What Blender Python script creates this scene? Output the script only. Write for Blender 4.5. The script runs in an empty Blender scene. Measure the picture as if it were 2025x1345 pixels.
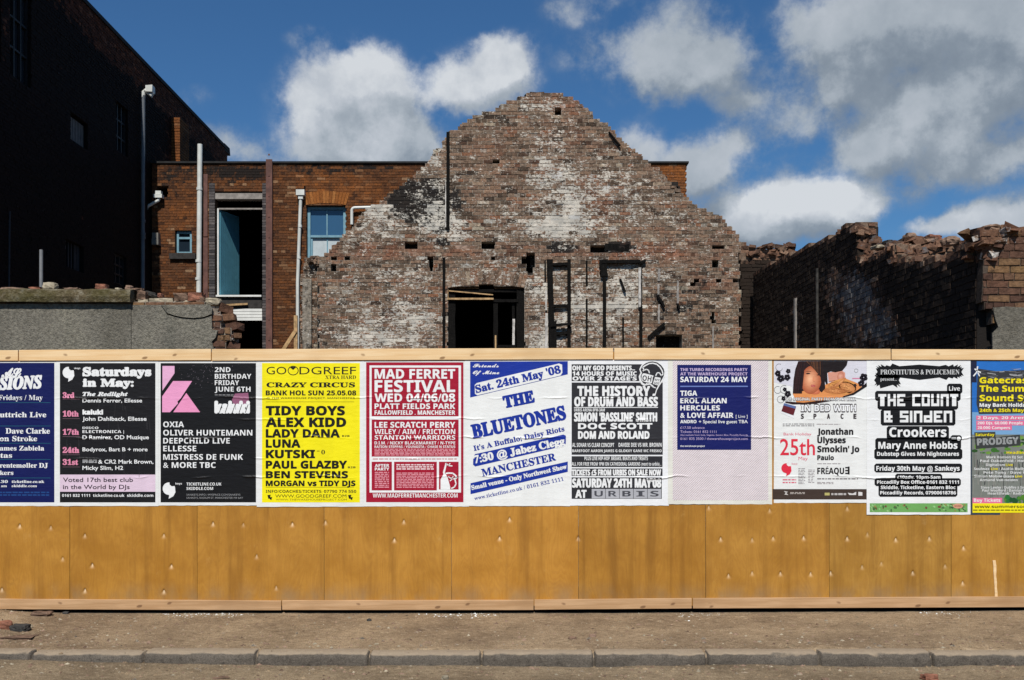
import bpy, math, random
from mathutils import Vector, noise as mnoise
R = math.radians
random.seed(7)
S = bpy.context.scene
COL = S.collection
F, CX, HY, EYE = 2060.0, 1012.5, 880.0, 1.6      # focal length, centre and horizon as measured on the photograph; eye height

# ------------------------------------------------------------------ camera
cam = bpy.data.cameras.new("camera")
cam.sensor_width = 36.0
cam.lens = 36.0 * F / 2025.0
cam.shift_y = (HY - 672.5) / 2025.0
cam.clip_start, cam.clip_end = 0.1, 3000.0
camo = bpy.data.objects.new("camera", cam); COL.objects.link(camo)
camo.location = (0, 0, EYE); camo.rotation_euler = (R(90), 0, 0)
S.camera = camo

# ------------------------------------------------------------------ exposure
S.view_settings.view_transform = 'Standard'
S.view_settings.look = 'None'
S.view_settings.exposure = 0.12
S.view_settings.gamma = 1.0

# ------------------------------------------------------------------ sun
SUN_EL, SUN_AZ = R(50), R(3)        # behind the camera, to its left
sl = bpy.data.lights.new("sun", 'SUN'); sl.energy = 4.7; sl.angle = R(0.5); sl.color = (1.0, 0.965, 0.91)
so = bpy.data.objects.new("sun", sl); COL.objects.link(so)
to_sun = Vector((-math.sin(SUN_AZ) * math.cos(SUN_EL), -math.cos(SUN_AZ) * math.cos(SUN_EL), math.sin(SUN_EL)))
so.rotation_euler = to_sun.to_track_quat('Z', 'Y').to_euler()
so.location = to_sun * 60

# ------------------------------------------------------------------ node helper
class NT:
    def __init__(s, tree): s.t = tree; s.N = tree.nodes; s.L = tree.links
    def put(s, sock, v):
        if v is None: return
        if isinstance(v, bpy.types.NodeSocket): s.L.new(v, sock)
        else:
            try: sock.default_value = v
            except Exception: sock.default_value = tuple(v)[:len(sock.default_value)]
    def node(s, typ, **kw):
        n = s.N.new(typ)
        for k, v in kw.items(): setattr(n, k, v)
        return n
    def math(s, op, a, b=None, c=None, clamp=False):
        n = s.node('ShaderNodeMath', operation=op, use_clamp=clamp)
        s.put(n.inputs[0], a); s.put(n.inputs[1], b); s.put(n.inputs[2], c)
        return n.outputs[0]
    def vmath(s, op, a, b=None):
        n = s.node('ShaderNodeVectorMath', operation=op)
        s.put(n.inputs[0], a); s.put(n.inputs[1], b)
        return n.outputs['Value'] if op in ('LENGTH', 'DOT_PRODUCT', 'DISTANCE') else n.outputs[0]
    def mix(s, f, a, b, blend='MIX'):
        n = s.node('ShaderNodeMix', data_type='RGBA', blend_type=blend)
        s.put(n.inputs[0], f); s.put(n.inputs[6], rgba(a)); s.put(n.inputs[7], rgba(b))
        return n.outputs[2]
    def noise(s, vec, scale, detail=4, rough=.55, dist=0.0):
        n = s.node('ShaderNodeTexNoise')
        s.put(n.inputs['Vector'], vec); n.inputs['Scale'].default_value = scale
        n.inputs['Detail'].default_value = detail; n.inputs['Roughness'].default_value = rough
        n.inputs['Distortion'].default_value = dist
        return n.outputs[0]
    def rng(s, v, a, b, c=0.0, d=1.0, smooth=True):
        n = s.node('ShaderNodeMapRange', interpolation_type='SMOOTHSTEP' if smooth else 'LINEAR')
        s.put(n.inputs[0], v); s.put(n.inputs[1], a); s.put(n.inputs[2], b); s.put(n.inputs[3], c); s.put(n.inputs[4], d)
        return n.outputs[0]
    def ramp(s, f, stops, interp='LINEAR'):
        n = s.node('ShaderNodeValToRGB'); s.put(n.inputs[0], f)
        e = n.color_ramp.elements; n.color_ramp.interpolation = interp
        while len(e) < len(stops): e.new(0.5)
        for i, (p, c) in enumerate(stops): e[i].position = p; e[i].color = rgba(c)
        return n.outputs[0]
    def scale(s, vec, k): return s.vmath('MULTIPLY', vec, k)
    def bump(s, h, strength=.4, dist=.01, normal=None):
        n = s.node('ShaderNodeBump'); n.inputs['Strength'].default_value = strength; n.inputs['Distance'].default_value = dist
        s.put(n.inputs['Height'], h); s.put(n.inputs['Normal'], normal)
        return n.outputs[0]
def rgba(c):
    if isinstance(c, (tuple, list)) and len(c) == 3: return (c[0], c[1], c[2], 1.0)
    return c
def lin(r, g, b):
    f = lambda v: (v / 255 / 12.92) if v / 255 <= .04045 else ((v / 255 + .055) / 1.055) ** 2.4
    return (f(r), f(g), f(b))

# ------------------------------------------------------------------ sky: Nishita air with cumulus placed by direction
W = bpy.data.worlds.new("World"); S.world = W; W.use_nodes = True
w = NT(W.node_tree); w.N.clear()
def azel(px, py):
    x, z = (px - CX) / F, (HY - py) / F
    return math.atan2(x, 1.0), math.atan2(z, math.sqrt(1 + x * x))
BLOBS = [  # photo x, y, half-width, half-height, weight, brightness
    (705, 218, 118, 92, 1.0, .76), (648, 200, 60, 66, .7, .74), (748, 172, 78, 50, .8, .92), (800, 290, 80, 45, .75, .60), (690, 290, 80, 38, .55, .52), (860, 300, 50, 26, .5, .6),
    (955, 150, 84, 56, .95, .78), (1000, 122, 48, 46, .6, .84), (892, 168, 50, 40, .5, .7), (1010, 175, 45, 34, .35, .6),
    (608, 82, 36, 20, .26, .5), (385, 205, 36, 20, .24, .5), (520, 280, 110, 26, .24, .5), (470, 300, 60, 18, .2, .5),
    (1265, 130, 95, 52, .66, .56), (1370, 70, 95, 75, .62, .44), (1330, 160, 75, 38, .42, .5), (1150, 12, 80, 26, .36, .42), (1490, 205, 70, 36, .5, .55), (1420, 110, 60, 40, .45, .48), (1560, 250, 40, 26, .38, .55), (1290, 185, 40, 26, .3, .5), (1440, 180, 60, 40, .3, .48),
    (1850, 110, 200, 120, .66, .46), (1985, 245, 160, 85, .72, .55), (1740, 30, 130, 55, .6, .42), (1640, 25, 70, 38, .6, .66), (1790, 250, 95, 60, .6, .6), (1900, 30, 180, 70, .5, .36), (1680, 150, 70, 46, .6, .55), (1600, 80, 50, 36, .4, .5), (2010, 60, 80, 60, .5, .52), (1940, 180, 120, 40, .2, .3), (1720, 310, 60, 36, .5, .52), (1930, 330, 110, 30, .45, .42),
    (1400, 305, 64, 42, .75, .66), (1255, 275, 46, 34, .5, .62), (1390, 375, 60, 46, .65, .48), (1330, 330, 46, 40, .5, .5), (1470, 280, 46, 24, .35, .5), (1265, 310, 24, 34, .3, .55),
    (1600, 398, 110, 40, 1.15, 1.0), (1500, 412, 64, 42, .9, .95), (1690, 405, 50, 36, .85, .95), (1560, 455, 120, 32, .8, .36), (1430, 440, 70, 36, .55, .42),
    (1960, 448, 110, 30, .9, .72), (1890, 440, 56, 20, .5, .8), (1150, 95, 130, 50, .17, .42), (1570, 150, 110, 80, .19, .45), (1500, 335, 130, 34, .20, .5), (440, 305, 170, 30, .24, .5), (1620, 290, 90, 60, .14, .45), (1840, 370, 150, 30, .16, .5), (2010, 420, 50, 26, .5, .7)]
g = bpy.data.node_groups.new("cloud_density", 'ShaderNodeTree')
g.interface.new_socket("Dir", in_out='INPUT', socket_type='NodeSocketVector')
g.interface.new_socket("Density", in_out='OUTPUT', socket_type='NodeSocketFloat'); g.interface.new_socket("Tone", in_out='OUTPUT', socket_type='NodeSocketFloat')
gn = NT(g); gi = gn.node('NodeGroupInput'); go = gn.node('NodeGroupOutput')
D0 = gi.outputs[0]
n1 = gn.node('ShaderNodeTexNoise'); gn.put(n1.inputs['Vector'], D0); n1.inputs['Scale'].default_value = 15; n1.inputs['Detail'].default_value = 6
n1.inputs['Roughness'].default_value = .6
warp = gn.vmath('MULTIPLY', gn.vmath('SUBTRACT', n1.outputs['Color'], (.5, .5, .5)), (.046, .046, .042))
Dw = gn.vmath('ADD', D0, warp)
sp = gn.node('ShaderNodeSeparateXYZ'); gn.put(sp.inputs[0], Dw)
az = gn.math('ARCTAN2', sp.outputs[0], sp.outputs[1]); el = gn.math('ARCSINE', sp.outputs[2])
cb = gn.node('ShaderNodeCombineXYZ'); gn.put(cb.inputs[0], az); gn.put(cb.inputs[1], el)
tot = 0.0
tsum = 0.0
for (bx, by, rx, ry, wt, tone) in BLOBS:
    a, e = azel(bx, by)
    v = gn.vmath('MULTIPLY', gn.vmath('SUBTRACT', cb.outputs[0], (a, e, 0)), (F / rx / 1.75, F / ry / 1.75, 0))
    d = gn.rng(gn.vmath('LENGTH', v), 1.0, 0.15, 0.0, wt)
    tot = gn.math('ADD', tot, d); tsum = gn.math('ADD', tsum, gn.math('MULTIPLY', d, tone))
fine = gn.noise(D0, 24, 10, .63)
tone_o = gn.math('DIVIDE', tsum, gn.math('MAXIMUM', tot, .01))
tot = gn.math('MINIMUM', tot, 1.35)
gate = gn.rng(tot, 0.0, .35)
dens = gn.math('ADD', tot, gn.math('MULTIPLY', gn.math('MULTIPLY', gn.math('SUBTRACT', fine, .5), 2.1), gate))
gn.put(go.inputs[0], dens); gn.put(go.inputs[1], tone_o)
tc = w.node('ShaderNodeTexCoord')
def cloud(vec):
    n = w.node('ShaderNodeGroup', node_tree=g); w.put(n.inputs[0], vec); return n.outputs
d_here, tone_h = cloud(tc.outputs['Generated'])
d_up = cloud(w.vmath('ADD', tc.outputs['Generated'], (-.012, 0, .028)))[0]
sky = w.node('ShaderNodeTexSky', sky_type='NISHITA'); sky.sun_disc = False
sky.sun_elevation = SUN_EL; sky.sun_rotation = R(180) + SUN_AZ
sky.air_density = 1.0; sky.dust_density = 0.35; sky.ozone_density = 2.6
SKY_K = 0.062
skyc = w.mix(1.0, sky.outputs[0], (.49, .86, 1.17), 'MULTIPLY')
alpha = w.rng(d_here, .03, .98)
lit = w.rng(w.math('SUBTRACT', d_here, d_up), -.55, .55)
body = w.noise(tc.outputs['Generated'], 17, 7, .6)
lit = w.math('ADD', w.math('ADD', tone_h, w.math('MULTIPLY', w.math('SUBTRACT', lit, .5), .42)), w.math('SUBTRACT', w.math('MULTIPLY', w.math('SUBTRACT', body, .5), .85), .06), clamp=True)
ccol = w.ramp(lit, [(0, (.20, .245, .30)), (.3, (.285, .335, .39)), (.6, (.44, .49, .54)), (.85, (.57, .61, .66)), (1, (.74, .77, .80))])
ccol = w.mix(1.0, ccol, (.86 / SKY_K,) * 3, 'MULTIPLY')
bg = w.node('ShaderNodeBackground'); bg.inputs[1].default_value = SKY_K
w.put(bg.inputs[0], w.mix(w.math('MULTIPLY', alpha, .93), skyc, ccol))
out = w.node('ShaderNodeOutputWorld'); w.L.new(bg.outputs[0], out.inputs[0])

# ------------------------------------------------------------------ object helpers
def X(px, Y): return (px - CX) / F * Y
def Z(py, Y): return EYE + (HY - py) / F * Y
def tag(o, label=None, cat=None, group=None, kind=None):
    if label: o['label'] = label
    if cat: o['category'] = cat
    if group: o['group'] = group
    if kind: o['kind'] = kind
    return o
def empty(name, loc, label=None, cat=None, group=None):
    o = bpy.data.objects.new(name, None); COL.objects.link(o); o.location = loc; o.empty_display_size = .3
    return tag(o, label, cat, group)
class MB:
    """collects polygons in world coordinates; build() links one mesh object"""
    def __init__(s): s.v = []; s.f = []; s.m = []; s.a = []
    def quad(s, pts, m=0, a=None):
        i = len(s.v); s.v += [tuple(p) for p in pts]; s.f.append(tuple(range(i, i + len(pts)))); s.m.append(m); s.a.append(a)
    def hexa(s, p, m=0, a=None, skip=()):
        """8 points: 0-3 front (ccw seen from the front), 4-7 back"""
        i = len(s.v); s.v += [tuple(q) for q in p]
        for k, q in enumerate(((0, 1, 2, 3), (5, 4, 7, 6), (4, 0, 3, 7), (1, 5, 6, 2), (3, 2, 6, 7), (4, 5, 1, 0))):
            if k in skip: continue
            s.f.append(tuple(i + j for j in q)); s.m.append(m); s.a.append(a)
    def box(s, x0, x1, y0, y1, z0, z1, m=0, a=None, j=0.0):
        r = lambda: random.uniform(-j, j) if j else 0
        pts = [(x0, y0, z0), (x1, y0, z0), (x1, y0, z1), (x0, y0, z1), (x0, y1, z0), (x1, y1, z0), (x1, y1, z1), (x0, y1, z1)]
        s.hexa([(p[0] + r(), p[1] + r(), p[2] + r()) for p in pts], m, a)
    def bar(s, p, q, wx, wy, m=0, j=0.0, n=1):
        """square bar from p to q; wx across in the wall plane, wy in depth; n pieces with jitter j (charred outline)"""
        p, q = Vector(p), Vector(q); d = (q - p).normalized()
        sx = d.cross(Vector((0, 1, 0))).normalized() if abs(d.y) < .95 else Vector((1, 0, 0)); sy = d.cross(sx).normalized()
        rings = []
        for k in range(n + 1):
            c = p.lerp(q, k / n); e = lambda: 1 + random.uniform(-j, j)
            rings.append([c + sx * wx / 2 * a * e() + sy * wy / 2 * b * e() for a, b in ((-1, -1), (1, -1), (1, 1), (-1, 1))])
        i = len(s.v); s.v += [tuple(v) for r in rings for v in r]
        for k in range(n):
            for t in range(4):
                s.f.append((i + 4 * k + t, i + 4 * k + (t + 1) % 4, i + 4 * k + 4 + (t + 1) % 4, i + 4 * k + 4 + t)); s.m.append(m); s.a.append(None)
        for r in (0, n): s.f.append(tuple(i + 4 * r + t for t in range(4))); s.m.append(m); s.a.append(None)
    def tube(s, pts, rad, n=12, m=0):
        pts = [Vector(p) for p in pts]; i0 = len(s.v); K = len(pts)
        for k, p in enumerate(pts):
            d = (pts[min(k + 1, K - 1)] - pts[max(k - 1, 0)]).normalized()
            u = d.cross(Vector((0, 1, 0.01))).normalized(); v = d.cross(u).normalized()
            rr = rad[k] if isinstance(rad, (list, tuple)) else rad
            for t in range(n):
                a = 2 * math.pi * t / n; s.v.append(tuple(p + u * math.cos(a) * rr + v * math.sin(a) * rr))
        for k in range(K - 1):
            for t in range(n):
                s.f.append((i0 + k * n + t, i0 + k * n + (t + 1) % n, i0 + (k + 1) * n + (t + 1) % n, i0 + (k + 1) * n + t)); s.m.append(m); s.a.append(None)
        for k in (0, K - 1): s.f.append(tuple(i0 + k * n + t for t in range(n))); s.m.append(m); s.a.append(None)
    def build(s, name, mats, parent=None, origin=None, smooth=False, label=None):
        me = bpy.data.meshes.new(name)
        o0 = Vector(origin) if origin is not None else (Vector(parent.matrix_world.translation) if parent else Vector((0, 0, 0)))
        if parent and origin is None:
            o0 = Vector(parent.location); q = parent.parent
            while q: o0 += q.location; q = q.parent
        me.from_pydata([(v[0] - o0.x, v[1] - o0.y, v[2] - o0.z) for v in s.v], [], s.f)
        for mt in (mats if isinstance(mats, (list, tuple)) else [mats]): me.materials.append(mt)
        me.polygons.foreach_set('material_index', s.m)
        if any(a is not None for a in s.a):
            at = me.attributes.new('wear', 'FLOAT_COLOR', 'FACE'); fl = []
            for a in s.a: fl += list(a if a else (0, 0, 0, .5))
            at.data.foreach_set('color', fl)
        if smooth: me.polygons.foreach_set('use_smooth', [True] * len(s.f))
        me.update()
        o = bpy.data.objects.new(name, me); COL.objects.link(o)
        if parent: o.parent = parent
        else: o.location = o0
        if label: o['label'] = label
        return o

# ------------------------------------------------------------------ materials
def material(name, rough=.8, spec=.3):
    m = bpy.data.materials.new(name); m.use_nodes = True
    n = NT(m.node_tree); b = n.N['Principled BSDF']
    b.inputs['Roughness'].default_value = rough; b.inputs['Specular IOR Level'].default_value = spec
    n.b = b; n.m = m
    n.pos = n.node('ShaderNodeNewGeometry').outputs['Position']
    return n
def plain(name, col, rough=.6, spec=.4, var=.25, scale=6, bump=.1, metal=0.0):
    n = material(name, rough, spec)
    k = n.rng(n.noise(n.pos, scale, 6, .6), .3, .7, 1 - var, 1 + var * .6)
    n.put(n.b.inputs['Base Color'], n.mix(1.0, col, n.mix(0.0, k, k), 'MULTIPLY'))
    n.b.inputs['Metallic'].default_value = metal
    if bump: n.put(n.b.inputs['Normal'], n.bump(n.noise(n.pos, scale * 9, 5, .6), bump, .01))
    return n.m
def brick_mat(name, palette, red=(.30, .10, .045), white=(.60, .57, .52), soot=(.014, .012, .011), wscale=7.0, var=.5, bump=.5, flake=1.0, thr=.70, fleck=.7):
    n = material(name, .92, .15)
    at = n.node('ShaderNodeAttribute', attribute_name='wear')
    sc = n.node('ShaderNodeSeparateColor'); n.put(sc.inputs[0], at.outputs['Color'])
    base = n.ramp(at.outputs['Alpha'], palette)
    k = n.rng(n.noise(n.scale(n.pos, (1, 1, 1.5)), 16, 9, .78), .3, .72, 1 - var, 1 + var)
    base = n.mix(n.math('MULTIPLY', sc.outputs[2], n.rng(n.noise(n.pos, 3, 4), .3, .6)), base, red)
    base = n.mix(1.0, base, n.mix(0.0, k, k), 'MULTIPLY')
    dev = lambda v, k: n.math('MULTIPLY', n.math('SUBTRACT', v, .5), k)
    mixn = n.math('ADD', n.math('ADD', dev(n.noise(n.scale(n.pos, (1, 1, 1.4)), wscale, 6, .6), .85), .5), dev(n.noise(n.scale(n.pos, (1, 1, 1.9)), wscale * 3.4, 8, .74), fleck))
    nw = n.math('ADD', mixn, n.math('MULTIPLY', sc.outputs[0], .8))
    wm = n.rng(nw, thr, thr + .20 * flake)
    wcol = n.mix(n.rng(n.noise(n.pos, 4, 5), .35, .65), white, tuple(v * f for v, f in zip(white, (.66, .68, .70))))
    ns = n.math('ADD', n.math('ADD', dev(n.noise(n.scale(n.pos, (1.2, 1.2, .8)), 5, 10, .76), 1.5), .5), n.math('MULTIPLY', sc.outputs[1], .9))
    sm = n.rng(ns, .74, .98)
    col = n.mix(n.math('MULTIPLY', sm, .96), base, soot)
    col = n.mix(n.math('MULTIPLY', wm, .93), col, wcol)
    n.put(n.b.inputs['Base Color'], col)
    n.put(n.b.inputs['Normal'], n.bump(n.noise(n.pos, 45, 8, .7), bump, .02))
    return n.m
M = {}
M['gable'] = brick_mat('burnt_brick', [(0, (.040, .027, .019)), (.2, (.108, .074, .050)), (.45, (.182, .128, .088)), (.62, (.200, .122, .078)), (.80, (.155, .114, .082)), (.93, (.20, .090, .048)), (1, (.30, .25, .18))], var=.68, red=(.20, .085, .048), wscale=5.5, white=(.62, .565, .475), thr=.675, flake=.75, fleck=1.8)
M['gable_mortar'] = brick_mat('old_lime_mortar', [(0, (.19, .16, .125)), (1, (.30, .265, .215))], wscale=6, var=.6, thr=.675, flake=.75, fleck=1.8)
M['orange'] = brick_mat('orange_brick', [(0, (.045, .020, .011)), (.3, (.085, .034, .014)), (.6, (.125, .048, .018)), (.85, (.085, .036, .017)), (.96, (.17, .085, .04)), (1, (.26, .16, .09))], red=(.24, .08, .02), var=.5, wscale=3.5)
M['orange_mortar'] = brick_mat('dirty_mortar', [(0, (.055, .032, .02)), (1, (.105, .062, .038))], red=(.16, .07, .03), var=.5)
M['arch'] = brick_mat('arch_brick', [(0, (.17, .06, .016)), (.5, (.26, .09, .022)), (1, (.31, .125, .036))], var=.35)
M['jamb'] = brick_mat('blue_grey_brick', [(0, (.035, .032, .034)), (.5, (.075, .068, .068)), (1, (.12, .105, .10))], var=.4)
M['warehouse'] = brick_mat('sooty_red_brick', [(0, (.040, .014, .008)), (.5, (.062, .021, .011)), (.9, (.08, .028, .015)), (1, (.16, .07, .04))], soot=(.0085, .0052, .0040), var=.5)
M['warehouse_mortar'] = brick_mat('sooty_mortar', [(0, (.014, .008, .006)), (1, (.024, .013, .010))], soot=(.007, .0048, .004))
M['ruin'] = brick_mat('charred_brick', [(0, (.06, .035, .025)), (.4, (.13, .07, .045)), (.7, (.18, .10, .062)), (1, (.24, .17, .12))], soot=(.019, .0135, .010), red=(.19, .095, .055), white=(.15, .15, .15), wscale=5)
M['ruin_mortar'] = brick_mat('charred_mortar', [(0, (.12, .085, .06)), (1, (.2, .15, .11))], soot=(.019, .0135, .010), red=(.19, .095, .055), white=(.15, .15, .15))
M['pier'] = brick_mat('dull_red_brick', [(0, (.055, .03, .022)), (.4, (.10, .052, .034)), (.7, (.135, .075, .045)), (1, (.17, .10, .045))], soot=(.012, .010, .009), red=(.18, .085, .048))
M['pier_mortar'] = brick_mat('pier_mortar', [(0, (.05, .037, .028)), (1, (.085, .065, .05))])
def char_mat():
    n = material('charred_timber', .9, .1)
    k = n.noise(n.scale(n.pos, (3, 3, .6)), 14, 8, .7)
    n.put(n.b.inputs['Base Color'], n.ramp(k, [(.3, (.003, .0026, .0024)), (.62, (.008, .007, .006)), (.78, (.04, .034, .03))]))
    n.put(n.b.inputs['Normal'], n.bump(n.noise(n.scale(n.pos, (1, 1, 2)), 30, 6, .6), .8, .02)); return n.m
M['char'] = char_mat()
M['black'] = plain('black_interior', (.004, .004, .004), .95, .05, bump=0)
M['pale_timber'] = plain('weathered_pale_timber', (.46, .43, .39), .85, .2, var=.5, scale=9, bump=.3)
M['raw_timber'] = plain('bare_timber', (.42, .27, .13), .85, .2, var=.4, scale=9, bump=.2)
M['white_paint'] = plain('white_paint', (.66, .66, .62), .5, .4, var=.12, scale=5)
M['white_pipe'] = plain('white_plastic_pipe', (.56, .57, .53), .45, .4, var=.12, scale=4)
M['grey_pipe'] = plain('grey_pipe', (.19, .19, .19), .5, .4, var=.2, scale=4)
M['dull_pipe'] = plain('dull_grey_pipe', (.10, .11, .12), .5, .4, var=.2, scale=4)
M['rust'] = plain('red_oxide_steel', (.115, .052, .040), .7, .3, var=.35, scale=5, bump=.15)
M['blue_door'] = plain('blue_painted_boards', (.085, .25, .32), .5, .4, var=.1, scale=5)
M['blue_frame'] = plain('blue_window_paint', (.15, .285, .345), .5, .4, var=.15, scale=7)
M['sill'] = plain('dark_stone', (.035, .032, .030), .85, .2, var=.35, scale=10, bump=.2)
M['lintel'] = plain('pale_stone', (.26, .235, .21), .85, .2, var=.3, scale=8, bump=.2)
M['coping_dark'] = plain('dark_coping', (.02, .02, .02), .8, .2)
M['box_grey'] = plain('grey_box', (.16, .15, .13), .6, .3, var=.15)
M['slate'] = plain('slate', (.03, .03, .033), .7, .3)
M['render'] = None
def glass_mat(name, col):
    n = material(name, .04, .6); n.b.inputs['Base Color'].default_value = rgba(col); return n.m
M['glass'] = glass_mat('dark_glass', (.012, .02, .03))
M['glass_blue'] = glass_mat('sky_tinted_glass', (.03, .085, .16))  # blue of the reflected sky is put into the base colour
M['blind'] = plain('pale_blind', (.42, .47, .48), .7, .2, var=.1)
def stucco():
    n = material('rough_cement_render', .95, .12)
    big = n.noise(n.scale(n.pos, (1.2, 1, .55)), 1.6, 5, .6)
    sp = n.noise(n.pos, 26, 7, .7)
    c = n.ramp(big, [(.3, (.15, .135, .105)), (.5, (.225, .205, .165)), (.7, (.29, .265, .205))])
    c = n.mix(n.rng(sp, .42, .62, 0.0, .55), c, (.07, .065, .052))
    c = n.mix(n.rng(n.noise(n.scale(n.pos, (4, 4, .35)), 1.4, 4), .55, .72, 0, .5), c, (.075, .075, .062))
    n.put(n.b.inputs['Base Color'], c)
    n.put(n.b.inputs['Normal'], n.bump(n.noise(n.pos, 34, 8, .75), 1.0, .03)); return n.m
M['stucco'] = stucco()
def mossy():
    n = material('mossy_stone_coping', .95, .12)
    a = n.noise(n.pos, 9, 9, .72); bnoise = n.noise(n.pos, 2.2, 5, .6)
    c = n.ramp(a, [(.3, (.035, .028, .016)), (.48, (.13, .10, .055)), (.62, (.25, .215, .15)), (.75, (.40, .37, .30))])
    c = n.mix(n.rng(bnoise, .4, .65, 0, .65), c, (.075, .068, .02))
    n.put(n.b.inputs['Base Color'], c); n.put(n.b.inputs['Normal'], n.bump(n.noise(n.pos, 22, 8, .7), 1.0, .05)); return n.m
M['moss'] = mossy()
def dirt(name, base, dark, pale, sc=1.0):
    n = material(name, .95, .12)
    a = n.noise(n.pos, 1.1 * sc, 7, .62); b2 = n.noise(n.scale(n.pos, (1, 1.6, 1)), 14 * sc, 8, .7); c3 = n.noise(n.pos, 90 * sc, 4, .6)
    c = n.mix(n.rng(a, .32, .68), dark, base)
    c = n.mix(n.rng(b2, .5, .72, 0, .6), c, pale)
    c = n.mix(n.rng(b2, .47, .30, 0, .75), c, tuple(v * .45 for v in dark))
    k = n.rng(c3, .3, .7, .68, 1.3); c = n.mix(1.0, c, n.mix(0.0, k, k), 'MULTIPLY')
    n.put(n.b.inputs['Base Color'], c)
    n.put(n.b.inputs['Normal'], n.bump(n.noise(n.pos, 48, 8, .7), .7, .02)); return n.m
M['dirt'] = dirt('dusty_pavement', (.285, .205, .124), (.165, .115, .070), (.40, .305, .20))
M['road'] = dirt('dusty_road', (.245, .183, .113), (.140, .102, .063), (.345, .268, .175))
M['kerb'] = dirt('concrete_kerb', (.120, .102, .082), (.09, .076, .061), (.165, .14, .112), 1.4)
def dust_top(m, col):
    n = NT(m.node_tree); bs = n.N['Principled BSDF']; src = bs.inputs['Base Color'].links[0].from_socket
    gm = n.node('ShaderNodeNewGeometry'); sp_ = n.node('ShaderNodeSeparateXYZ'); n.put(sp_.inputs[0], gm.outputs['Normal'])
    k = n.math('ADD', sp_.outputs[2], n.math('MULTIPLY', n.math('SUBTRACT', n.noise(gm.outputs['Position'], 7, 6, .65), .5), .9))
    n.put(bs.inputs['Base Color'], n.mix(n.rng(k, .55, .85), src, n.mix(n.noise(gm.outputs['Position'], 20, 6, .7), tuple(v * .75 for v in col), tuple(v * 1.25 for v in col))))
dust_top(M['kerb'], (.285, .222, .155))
M['site'] = dirt('demolition_ground', (.14, .10, .075), (.08, .06, .045), (.24, .2, .16))
def ply():
    n = material('stained_plywood', .55, .25)
    tcn = n.node('ShaderNodeTexCoord').outputs['Object']; oi = n.node('ShaderNodeObjectInfo')
    cbn = n.node('ShaderNodeCombineXYZ')
    n.put(cbn.inputs[0], n.math('MULTIPLY', oi.outputs['Random'], 37.0)); n.put(cbn.inputs[2], n.math('MULTIPLY', oi.outputs['Random'], 11.0))
    p = n.vmath('ADD', tcn, cbn.outputs[0])
    field = n.noise(n.scale(p, (2.4, 1, .55)), 1.4, 3, .5, .3)           # contour bands make the rotary-cut cathedral figure
    band = n.math('FRACT', n.math('MULTIPLY', field, 26.0))
    band = n.rng(n.math('ABSOLUTE', n.math('SUBTRACT', band, .5)), .12, .42)
    fib = n.noise(n.scale(p, (60, 1, 1.2)), 2.0, 5, .65)
    stain = n.noise(n.scale(p, (3.2, 1, .22)), 1.7, 5, .6)
    cloudy = n.noise(p, 2.6, 5, .6)
    c = n.mix(n.rng(cloudy, .3, .7), (.335, .148, .017), (.435, .207, .031))
    c = n.mix(n.math('MULTIPLY', band, .17), c, (.26, .10, .014))
    c = n.mix(n.rng(fib, .5, .75, 0, .22), c, (.26, .105, .018))
    c = n.mix(n.rng(stain, .48, .72, 0, .7), c, (.20, .082, .010))
    blot = n.noise(n.scale(p, (1, 1, .8)), 5.5, 6, .7); c = n.mix(n.rng(blot, .58, .76, 0, .38), c, (.19, .085, .014)); c = n.mix(n.rng(blot, .40, .26, 0, .35), c, (.52, .30, .09))
    streak = n.noise(n.scale(p, (5.5, 1, .10)), 1.5, 7, .62); wet = n.node('ShaderNodeAttribute', attribute_name='wet', attribute_type='OBJECT')
    c = n.mix(n.math('MULTIPLY', n.rng(streak, .48, .74), n.math('ADD', wet.outputs['Fac'], .16)), c, (.17, .068, .009))
    sepn = n.node('ShaderNodeSeparateXYZ'); n.put(sepn.inputs[0], tcn)
    low = n.math('MULTIPLY', n.rng(sepn.outputs[2], .33, .10), n.rng(n.noise(n.scale(p, (2, 1, 1)), 2.2, 5), .35, .7))
    c = n.mix(n.math('MULTIPLY', low, .7), c, (.25, .165, .085))
    at = n.node('ShaderNodeAttribute', attribute_name='tint', attribute_type='OBJECT')
    c = n.mix(1.0, c, at.outputs['Color'], 'MULTIPLY')
    dn = n.node('ShaderNodeAttribute', attribute_name='dent_highlight')
    c = n.mix(n.math('MULTIPLY', dn.outputs['Fac'], 1.3, clamp=True), c, (.86, .70, .48))  # highlights of the dents painted pale into the board colour
    n.put(n.b.inputs['Base Color'], c)
    n.put(n.b.inputs['Normal'], n.bump(fib, .12, .01)); return n.m
M['ply'] = ply()
def rail_mat(name, c0, c1, knot):
    n = material(name, .75, .2)
    tcn = n.node('ShaderNodeTexCoord').outputs['Object']
    f = n.noise(n.scale(tcn, (.5, 1, 9)), 3.0, 5, .6, .4); k = n.noise(n.scale(tcn, (3.5, 1, 6)), 1.6, 2, .4)
    c = n.mix(n.rng(f, .35, .68), c0, c1)
    c = n.mix(n.rng(n.noise(tcn, 1.3, 4), .45, .7, 0, .5), c, tuple(v * .75 for v in c0))
    c = n.mix(n.rng(k, .70, .76, 0, .8), c, knot)
    n.put(n.b.inputs['Base Color'], c); n.put(n.b.inputs['Normal'], n.bump(f, .15, .01)); return n.m
M['rail'] = rail_mat('planed_pine', (.66, .43, .21), (.74, .54, .31), (.20, .10, .04))
M['rail_low'] = rail_mat('dusty_pine', (.38, .220, .105), (.50, .31, .165), (.15, .075, .035))
INK = {}
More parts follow.
